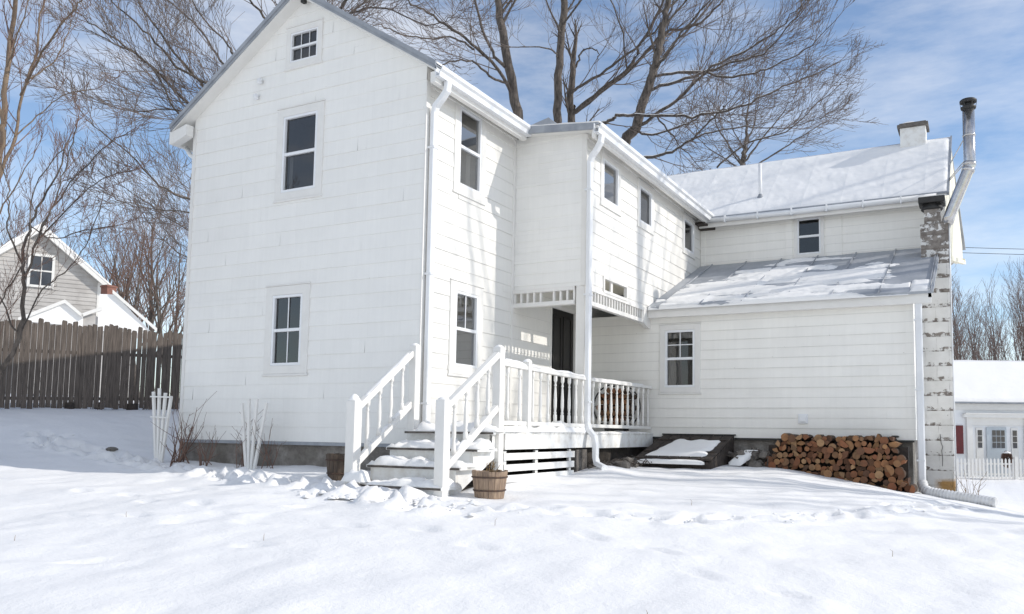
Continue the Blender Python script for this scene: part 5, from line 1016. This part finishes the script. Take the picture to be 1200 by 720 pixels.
RIGHT=[(6.0,88,16,'bare tree beyond the right house, nearest the chimney'),(8.6,92,18,'tall bare tree second from the chimney beyond the snowy roof'),(11.5,90,16,'bare tree above the middle of the snowy neighbouring roof'),(13.6,95,19,'tallest bare tree at the right edge beyond the snowy roof'),(16.5,92,17,'bare tree at the far right edge, partly cut off'),(10.2,100,17,'dim bare tree in the second row right of the chimney'),(15,104,19,'dim bare tree in the second row near the right edge'),(3.5,96,17,'bare tree peeping out right behind the block chimney'),(7.4,84,12,'short twiggy bare tree close behind the snowy neighbouring roof'),(12.6,84,12,'low bushy bare tree behind the right part of the snowy roof')]
for i,(x,y,h,lb) in enumerate(RIGHT): auto_tree('bare_tree',x,y,h*1.22,.26,lb,60+i,tmat='twig_far',group='bare trees beyond the right house',lev=3,dens=1.1,rmin=.017,n=16,z=-3,spread=.38)
# the trees whose shadows fall across the house and lawn, standing right of the yard
SH=[(21.3,9.6,27,.20,'slender bare tree in the side yard, the one nearest the front lawn',3),(20.5,15.1,30,.34,'tall bare tree in the side yard right of the house, nearest the rear wing',3),(22.5,13.4,27,.22,'slimmer bare tree in the side yard, standing just before the tallest',3),(31,22,36,.42,'broad bare tree at the back of the side yard',3),(36,15,30,.36,'bare tree in the side yard farthest from the house',3)]
for i,(x,y,h,r,lb,lv) in enumerate(SH): auto_tree('bare_tree',x,y,h,r,lb,90+i,tmat='twig',lev=lv,dens=.62,rmin=.016,n=11,spread=.4)
# small conifer behind the roof
t=thing('conifer_tree','small dark conifer tip showing behind the roof between the maples','tree',(-10.6,34,-1))
q=random.Random(2);tw=Tw();tt=Tw();tt.tube([(-10.6,34,-1),(-10.6,34,8),(-10.6,34,15.6)],[.25,.15,.02],6)
for k in range(900):
    z=q.uniform(5,15.5);r_=(15.9-z)*.17+.12;a=q.uniform(0,6.28);l=r_*q.uniform(.5,1.1);tw.tube([(-10.6,34,z),(-10.6+math.cos(a)*l*.6,34+math.sin(a)*l*.6,z-.05),(-10.6+math.cos(a)*l,34+math.sin(a)*l,z-.25*l)],[.06,.07,.02],3)
tt.build('trunk','bark',t);tw.build('crown','conifer',t,False)
# a far wood that reads as one mass along the horizon
tw=Tw();q=random.Random(8)
o=thing('far_wood','far bare woodland along the horizon','wood',(0,140,-2)); o['kind']='stuff'
for k in range(2600):
    a=q.uniform(-1.25,.45);d=q.uniform(125,165);x=10+math.sin(a)*d;y=-13+math.cos(a)*d;h=q.uniform(5,11)*(.75+.3*math.sin(a*9)+.2*math.sin(a*23));l=q.gauss(0,.9)
    P=[(x,y,-3),(x+l*.3,y,-3+h*.5),(x+l,y,-3+h)];tw.tube(P,[.16,.10,.04],3)
    for _ in range(4): f=q.uniform(.3,.9);b=(x+l*f*f,y,-3+h*f);tw.tube([b,(b[0]+q.gauss(0,1.1),y,b[2]+q.uniform(.6,2.4))],[.06,.03],3)
tw.build('trees','twig_far',o,False)

# ------------------------------------------------------------------ shrubs
def shrub(x,y,h,sp_,n,label,mat,seed,r=.016,group=None,name='bare_shrub'):
    rng=random.Random(seed);z=gh(x,y)-.05;t=thing(name,label,'shrub',(x,y,z),group);tw=Tw()
    for _ in range(n):
        a=rng.uniform(0,6.28);l=rng.uniform(.2,1)*sp_;d=np.array([math.cos(a)*l,math.sin(a)*l*.6,1.]);d/=np.linalg.norm(d)
        grow(tw,tw,np.array([x+rng.gauss(0,.12),y+rng.gauss(0,.08),z]),d,h*rng.uniform(.5,1.1),r*rng.uniform(.6,1.2),1,rng,.05,.7,.006,(.4,.9))
    tw.build('stems',mat,t,False);return t
shrub(-6.4,-.45,1.35,1.1,13,'tangled reddish bare shrub against the left end of the gable wall','twig_red',1,.024)
shrub(-5.65,-.40,.95,1.3,7,'low spreading bare shrub between the two trellises','twig_red',2,.018)
shrub(-4.5,-.42,1.25,.55,6,'thin upright bare shrub left of the splayed trellis','twig_red',3,.016)
shrub(-3.65,-.40,1.0,.9,5,'wispy bare stems right of the splayed trellis','twig_red',4,.012)
shrub(9.75,10.3,.75,.8,9,'dry twiggy weeds at the foot of the block chimney','dry',5,.012)
m=MB(); q=random.Random(3)
for _ in range(170):
    x=9.62+q.gauss(0,.2);y=10.4+q.gauss(0,.3);z=gh(x,y)-.02;a=q.uniform(0,6.3);l=q.uniform(.08,.3);m.tube([(x,y,z),(x+math.cos(a)*l*.5,y+math.sin(a)*l*.5,z+l*.7),(x+math.cos(a)*l,y+math.sin(a)*l,z+l*.75)],[.010,.007,.003],3)
tag(m.build('grass_tuft','dry'),'tuft of straw coloured dead grass at the chimney foot','grass',kind='stuff')
FS=[(-16.1,2.0,1.0),(-15.7,3.0,.8),(-15.4,4.0,1.4),(-15.0,4.7,.9),(-16.5,.9,1.1),(-14.4,5.7,1.8),(-14.2,4.6,.6),(-15.1,3.2,.6)]
FL=['bare brush at the foot of the fence, leftmost','small bare shrub second along the fence foot','tall thin bare shrub at the middle of the fence','bare shrub in the shadow at the fence middle','bare shrub by the crooked tree at the fence','tall bare shrub at the right end of the fence','low bare twigs in front of the right fence end','low bare twigs in front of the fence middle']
for i,((x,y,h),lb) in enumerate(zip(FS,FL)): shrub(x,y,h,.9,7,lb,'twig',40+i,.013,'bare shrubs along the fence')
# stumps and stones at the foot of the fence
for i,(x,y,r,lb) in enumerate(((-15.4,2.5,.13,'small dark stump in the shade at the fence foot, left of centre'),(-14.8,4.2,.16,'dark stump in the shade near the right fence end'),(-15.5,3.5,.11,'smallest dark stump against the fence middle'))):
    m=MB();z=gh(x,y)-.05;m.lathe((x,y,z),[(r*1.3,0),(r,.1),(r*.95,.24),(r*.9,.25)],9);tag(m.build('stump','dark_wood'),lb,'stump')
m=MB();z=gh(-9.2,-.2);m.lathe((-9.2,-.2,z-.05),[(.04,0),(.12,.04),(.15,.09),(.09,.13),(.03,.14)],7,False);tag(m.build('stone','stone'),'flat dark stone poking out of the shaded snow at left','stone')
# grass tips through the snow
m=MB(); q=random.Random(31)
for _ in range(9):
    x=q.uniform(-4,11);y=q.uniform(-7.5,1.5);z=gh(x,y);l=q.uniform(.03,.08);m.tube([(x,y,z-.05),(x+q.gauss(0,.008),y,z+.03+l*.6),(x+q.gauss(0,.02),y+q.gauss(0,.02),z+.03+l)],[.004,.003,.0015],3)
tag(m.build('grass','dry'),'few dry grass tips poking through the snow','grass',kind='stuff')

# ------------------------------------------------------------------ board fence, left
a=Vector((-16.9,-2.1,0));b=Vector((-13.7,7.7,0));L=(b-a).length;d=(b-a)/L;nrm=Vector((d.y,-d.x,0))
fence=thing('board_fence','weathered grey vertical board fence with jagged tops, lower half in shadow','fence',(-14.2,2.2,.7))
q=random.Random(4); s=0;pk=0
while s<L:
    m=MB();e=min(L,s+2.5)
    while s<e:
        w=q.uniform(.12,.16);x=a+d*s;g=gh(x.x,x.y);top=g+2.80-.22*(s/L)+q.uniform(-.10,.08);c0=x;c1=x+d*(w-q.uniform(0,.012));z0=g+q.uniform(-.0,.06);o_=nrm*q.uniform(0,.012);t_=nrm*.022
        P=[c0+Vector((0,0,z0)),c1+Vector((0,0,z0)),c1+Vector((0,0,top-.03)),c0.lerp(c1,.85)+Vector((0,0,top)),c0.lerp(c1,.15)+Vector((0,0,top+q.uniform(-.05,.03))),c0+Vector((0,0,top-.04))]
        m.prism([p+o_ for p in P],-t_); s+=w+q.choice([.002,.004,.008,.012,.03])
    m.build('board_panel','fence',fence,fixn=True)
    x=a+d*e;m=MB();g=gh(x.x,x.y);c=x-nrm*.09;m.box(c.x-.07,c.y-.07,g-.3,c.x+.07,c.y+.07,g+2.4);m.build('post','fence',fence)
m=MB()
for z in (.45,1.9): m.beam(a-nrm*.05+Vector((0,0,gh(a.x,a.y)+z)),b-nrm*.05+Vector((0,0,gh(b.x,b.y)+z-.1)),.05,.1)
m.build('rail','fence',fence)

# ------------------------------------------------------------------ neighbours
def local(o,u):
    o=Vector(o);u=Vector(u).normalized();n=Vector((u.y,-u.x,0))
    return lambda s,z,dn=0: tuple(o+u*s+Vector((0,0,z))+n*dn)
L_=local((-46.4,18.97,0),(.50,.866,0))      # gable front, s right, dn towards us
nb=thing('neighbour_house','greige clapboard neighbouring house with snowy gable roof beyond the fence','house',(-46.4,19,1.2))
m=MB();hw=3.75;zr=13.2;ze=10.0;z0=1
z=z0
while z<zr-.1:
    h=.28
    def hwid(zz): return hw if zz<ze else hw*(zr-zz)/(zr-ze)
    w0,w1=hwid(z),max(0.02,hwid(min(z+h,zr-.02)))
    m.add([L_(-w0,z,.035),L_(w0,z,.035),L_(w1,z+h,0),L_(-w1,z+h,0)],[(0,1,2,3)]);m.add([L_(-w0,z,0),L_(w0,z,0),L_(w0,z,.035),L_(-w0,z,.035)],[(0,1,2,3)]); z+=h
m.add([L_(hw,z0,0),L_(hw,z0,-12),L_(hw,ze,-12),L_(hw,ze,0)],[(0,1,2,3)]);m.add([L_(-hw,z0,0),L_(-hw,z0,-12),L_(-hw,ze,-12),L_(-hw,ze,0)],[(0,1,2,3)]);m.add([L_(-hw,z0,-12),L_(hw,z0,-12),L_(hw,ze,-12),L_(0,zr,-12),L_(-hw,ze,-12)],[(0,1,2,3,4)])
m.build('wall','clap',nb)
m=MB();m.prism([L_(hw-.28,z0,.05),L_(hw+.03,z0,.05),L_(hw+.03,ze+.2,.05),L_(hw-.28,ze+.2,.05)],Vector(L_(0,0,-.06))-Vector(L_(0,0,0)));m.build('corner_board','trim',nb,fixn=True)
m=MB();k=(zr-ze)/hw;e=hw+.75;back=Vector(L_(0,0,-12.8))-Vector(L_(0,0,.5))
for sg in (-1,1): m.prism([L_(0,zr+.02,.5),L_(sg*e,zr-k*e+.02,.5),L_(sg*e,zr-k*e+.35,.5),L_(0,zr+.42,.5)],back*.999)
nr=m.build('roof','trim',nb,fixn=True)
m=MB()
for sg in (-1,1): m.prism([L_(0,zr+.42,.52),L_(sg*(e+.04),zr-k*e+.35,.52),L_(sg*(e+.02),zr-k*e+.50,.52),L_(0,zr+.62,.52)],back)
m.build('snow','snow_cap',nr,fixn=True)
def nwin(lf,s0,s1,z0,z1,par,munt=2,dn=.06,tr=.16):
    m=MB();th=Vector(lf(0,0,.06))-Vector(lf(0,0,0))
    for A in ((s0-tr,s0,z0-tr,z1+tr),(s1,s1+tr,z0-tr,z1+tr),(s0,s1,z1,z1+tr),(s0,s1,z0-tr,z0),(s0,s1,(z0+z1)/2-.05,(z0+z1)/2+.05)): m.prism([lf(A[0],A[2],dn),lf(A[1],A[2],dn),lf(A[1],A[3],dn),lf(A[0],A[3],dn)],th)
    for i in range(1,munt):
        s=lerp(s0,s1,i/munt);m.prism([lf(s-.03,z0,dn),lf(s+.03,z0,dn),lf(s+.03,z1,dn),lf(s-.03,z1,dn)],th*.8)
    w=m.build('window','trim',par,fixn=True);m=MB();m.add([lf(s0,z0,dn+.01),lf(s1,z0,dn+.01),lf(s1,z1,dn+.01),lf(s0,z1,dn+.01)],[(0,1,2,3)]);m.build('pane','pane_far',w);return w
def mk_pane():
    m,nt,b,o=newmat('distant_window_pane');b.inputs['Base Color'].default_value=(.03,.035,.045,1);b.inputs['Roughness'].default_value=.05;b.inputs['Specular IOR Level'].default_value=.9;return m
M['pane_far']=mk_pane()
nwin(L_,-.45,.75,9.65,11.6,nb,2)
# garage with snowy roof and brick chimney
gar=thing('garage','low white-trimmed garage with snow covered gable roof beyond the fence','garage',(-38.5,19,1.2))
G=local((-40.2,17.0,0),(.56,.83,0)); th=Vector(G(0,0,-9))-Vector(G(0,0,0))
m=MB();m.prism([G(-2.3,1),G(3.9,1),G(3.9,6.1),(G(.55,7.7)),G(-2.3,6.4)],th);m.build('wall','clap',gar,fixn=True)
m=MB()
for (A,B) in (((.1,7.75),(-2.2,6.45)),((.1,7.75),(1.1,6.9)),((2.6,8.6),(5.2,6.35)),((1.0,6.95),(2.1,7.5))):
    m.prism([G(A[0],A[1],.3),G(B[0],B[1],.3),G(B[0],B[1]+.22,.3),G(A[0],A[1]+.22,.3)],th*.02)
m.build('rake_board','trim',gar,fixn=True)
m=MB();m.prism([G(1.9,6.2,.1),G(5.0,6.2,.1),G(2.75,8.55,.1),G(1.9,8.5,.1)],th*.4);r_=m.build('roof','snow_cap',gar,fixn=True)
m=MB();m.prism([G(-2.2,6.5,.1),G(.1,7.8,.1),G(1.1,6.9,.1),G(1.1,6.4,.1)],th*.3);m.build('roof','snow_cap',gar,fixn=True)
m=MB();c=G(2.35,0,-3);m.box(c[0]-.33,c[1]-.33,7,c[0]+.33,c[1]+.33,9.55);m.box(c[0]-.38,c[1]-.38,9.40,c[0]+.38,c[1]+.38,9.5);m.build('chimney','brick',gar,bevel=.02)
# cape house, right
R_l=local((10.58,51.29,0),(.894,.448,0)); h0=-2.62
cape=thing('cape_house','white cape house with snow covered roof, red shutter and front door at right','house',(10.6,51.5,-3))
bk=Vector(R_l(0,0,-9))-Vector(R_l(0,0,0))
m=MB();m.prism([R_l(-6,h0-1),R_l(9,h0-1),R_l(9,2.7),R_l(-6,2.7)],bk);m.build('wall','vinyl',cape,fixn=True)
m=MB();m.prism([R_l(-6.4,2.62,.5),R_l(9.4,2.62,.5),R_l(9.4,5.85,-4.5),R_l(-6.4,5.85,-4.5)],(0,0,.12));m.prism([R_l(-6.4,5.85,-4.5),R_l(9.4,5.85,-4.5),R_l(9.4,2.6,-9.5),R_l(-6.4,2.6,-9.5)],(0,0,.12));rf=m.build('roof','roof_metal',cape,fixn=True)
def cs(u,v): s=lerp(-6.4,9.4,u);dn=lerp(.52,-4.45,v);p=R_l(s,2.74+(.5-dn)*.646,dn);return ((p[0],p[1],p[2]+.16+.03*nz(s,dn*2)),(p[0],p[1],p[2]-.02))
slab(cs,60,20,'snow','snow_cap',rf)
th=Vector(R_l(0,0,.12))-Vector(R_l(0,0,0))
def cbox(s0,s1,z0,z1,dn=0,k=1.):return ([R_l(s0,z0,dn),R_l(s1,z0,dn),R_l(s1,z1,dn),R_l(s0,z1,dn)],th*k)
m=MB();m.prism(*cbox(-6,9,2.15,2.6,.01,.8));m.build('frieze_board','trim',cape,fixn=True)
m=MB()
for a in (cbox(-2.0,3.1,1.62,1.86,.02,2.6),cbox(-1.9,3.0,1.86,1.94,.02,3.2),cbox(-1.75,-1.35,h0,1.62,.02,1.5),cbox(2.3,2.7,h0,1.62,.02,1.5),cbox(-1.35,2.3,1.08,1.62,.02,.6)): m.prism(*a)
m.build('portico','trim',cape,fixn=True)
m=MB();m.prism(*cbox(-.35,1.05,h0,.4,.03,.6));m.build('door','clap2',cape,fixn=True) if 0 else None
M['door_grey']=simple('pale_grey_door',(.50,.55,.58),(.44,.48,.51),3,.5)
m=MB();m.prism(*cbox(-.35,1.05,h0,.95,.03,.6));dr=m.build('door','door_grey',cape,fixn=True)
m=MB()
for i in range(3):
    for j in range(3): s=.03+i*.31;z=-.50+j*.43;m.add([R_l(s,z,.12),R_l(s+.26,z,.12),R_l(s+.26,z+.38,.12),R_l(s,z+.38,.12)],[(0,1,2,3)])
m.build('pane','pane_far',dr)
for s in (-1.0,1.45):
    m=MB();m.prism(*cbox(s-.06,s+.42,h0+.5,.92,.03,.4));sl=m.build('sidelight','trim',cape,fixn=True)
    m=MB()
    for j in range(3): z=-.50+j*.43;m.add([R_l(s+.03,z,.10),R_l(s+.33,z,.10),R_l(s+.33,z+.38,.10),R_l(s+.03,z+.38,.10)],[(0,1,2,3)])
    m.build('pane','pane_far',sl)
m=MB();m.prism(*cbox(-2.62,-1.98,-.93,1.05,.02,.6));m.build('shutter','shutter',cape,fixn=True)
nwin(R_l,-3.9,-2.75,-.8,.9,cape,2)
m=MB();m.prism(*cbox(3.35,3.6,-.2,.1,.05,1.));m.build('lantern','black',cape,fixn=True)
# picket fence before the cape house
PF=local((10.56,48.95,0),(.894,.448,0)); pf=thing('picket_fence','small white picket fence before the cape house at right','fence',(10.5,49,-3))
for i in range(46):
    s=-3.6+i*.25;p=MB();th2=Vector(PF(0,0,-.04))-Vector(PF(0,0,0));zb=-2.55
    p.prism([PF(s,zb),PF(s+.12,zb),PF(s+.12,zb+1.28),PF(s+.06,zb+1.40),PF(s,zb+1.28)],th2);p.build('picket','trim',pf,fixn=True)
m=MB()
for z in (-2.3,-1.6): m.prism([PF(-3.7,z,-.05),PF(8,z,-.05),PF(8,z+.12,-.05),PF(-3.7,z+.12,-.05)],th2)
m.build('rail','trim',pf,fixn=True)
for s in (1.55,): m=MB();m.prism([PF(s,-2.6,.04),PF(s+.22,-2.6,.04),PF(s+.22,-1.05,.04),PF(s,-1.05,.04)],th2*4);m.build('gate_post','trim',pf,fixn=True)
shb=thing('clipped_shrub','brown clipped shrub with a snow cap before the cape house door','shrub',PF(1.35,-2.5,.8)); tw=Tw();q=random.Random(77);c=Vector(PF(1.35,-1.25,-.6))
for _ in range(900):
    v=Vector((q.gauss(0,1),q.gauss(0,1),q.gauss(0,1))).normalized();p=c+Vector((v.x*.3,v.y*.3,v.z*.5))*q.uniform(.6,1);tw.tube([p,p+v*.12],[.035,.01],3)
tw.build('foliage','twig_red',shb,False);m=MB();m.lathe((c.x,c.y,c.z+.42),[(.26,0),(.24,.06),(.15,.11),(.04,.13)],10);m.build('snow','snow_cap',shb)
# utility wires
for i,(A,B,lb) in enumerate((((-8,33,12.6),(30,52,11.9),'upper thin utility wire crossing the sky at the right edge'),((-8,33,12.28),(30,52,11.55),'lower thin utility wire crossing the sky at the right edge'))):
    m=MB();P=[Vector(A).lerp(Vector(B),k/20)+Vector((0,0,-.4*math.sin(math.pi*k/20))) for k in range(21)];m.tube(P,.018,4);tag(m.build('utility_wire','wire'),lb,'wire')

# ------------------------------------------------------------------ light, sky, camera
w=bpy.data.worlds.new('World');sc.world=w;w.use_nodes=True;nt=w.node_tree;nt.nodes.clear()
out=N(nt,'ShaderNodeOutputWorld');bg=N(nt,'ShaderNodeBackground');sky=N(nt,'ShaderNodeTexSky',sky_type='NISHITA')
el=math.asin(SUN.z);az=math.atan2(SUN.x,SUN.y)
sky.sun_disc=False;sky.sun_elevation=el;sky.sun_rotation=az;sky.altitude=200;sky.air_density=1.0;sky.dust_density=.35;sky.ozone_density=2.6
tc=N(nt,'ShaderNodeTexCoord').outputs['Generated'];mp=N(nt,'ShaderNodeMapping');mp.inputs['Scale'].default_value=(1.0,1.6,4.2);mp.inputs['Rotation'].default_value=(.15,.35,.5);nt.links.new(tc,mp.inputs[0])
f1=noise_tex(nt,1.7,9,mp.outputs[0],.62);f2=noise_tex(nt,.9,3,tc)
cl=ramp(nt,mathn(nt,'ADD',mathn(nt,'MULTIPLY',f1,.75),mathn(nt,'MULTIPLY',f2,.35)),[(.52,(0,0,0)),(.80,(1,1,1))])
sy=N(nt,'ShaderNodeSeparateXYZ');nt.links.new(tc,sy.inputs[0]);bk=N(nt,'ShaderNodeMapRange');nt.links.new(sy.outputs[1],bk.inputs[0]);bk.inputs[1].default_value=.15;bk.inputs[2].default_value=-.45
cl=mathn(nt,'MINIMUM',mathn(nt,'ADD',cl,mathn(nt,'MULTIPLY',bk.outputs[0],mathn(nt,'MULTIPLY_ADD',f2,.6,.05))),1.1)  # extra unseen cloud added behind the camera to make the fill light less blue
col=mixc(nt,mathn(nt,'MULTIPLY_ADD',cl,CLOUD,.03),sky.outputs[0],(7.3,7.15,6.95))
nt.links.new(col,bg.inputs[0]);bg.inputs[1].default_value=SKY;nt.links.new(bg.outputs[0],out.inputs[0])
sd=bpy.data.lights.new('sun','SUN');sd.energy=SUNE;sd.angle=math.radians(.53);sd.color=(1.,.945,.865)
so=bpy.data.objects.new('sun',sd);COL.objects.link(so);so.rotation_euler=SUN.to_track_quat('Z','Y').to_euler();so.location=(20,10,25)
cd=bpy.data.cameras.new('camera');co=bpy.data.objects.new('camera',cd);COL.objects.link(co);sc.camera=co
ya,pi_,ro=math.radians(CAM[0]),math.radians(CAM[1]),math.radians(CAM[2])
F=Vector((math.sin(ya)*math.cos(pi_),math.cos(ya)*math.cos(pi_),math.sin(pi_)));r=Vector((math.cos(ya),-math.sin(ya),0));u=r.cross(F)
r2=r*math.cos(ro)+u*math.sin(ro);u2=-r*math.sin(ro)+u*math.cos(ro)
mat=Matrix((r2,u2,-F)).transposed().to_4x4();mat.translation=Vector(CAM[4])*S;co.matrix_world=mat
cd.sensor_width=36;cd.lens=CAM[3]/1200*36;cd.shift_x=CAM[5];cd.shift_y=CAM[6];cd.clip_end=6000;cd.clip_start=.05
sc.render.resolution_x=1024;sc.render.resolution_y=614
sc.view_settings.view_transform='Standard';sc.view_settings.look='None';sc.view_settings.exposure=0;sc.view_settings.gamma=1
sc.render.engine='CYCLES';sc.cycles.max_bounces=8;sc.cycles.transparent_max_bounces=12
for o in bpy.data.objects:
    if '_o' in o: del o['_o']
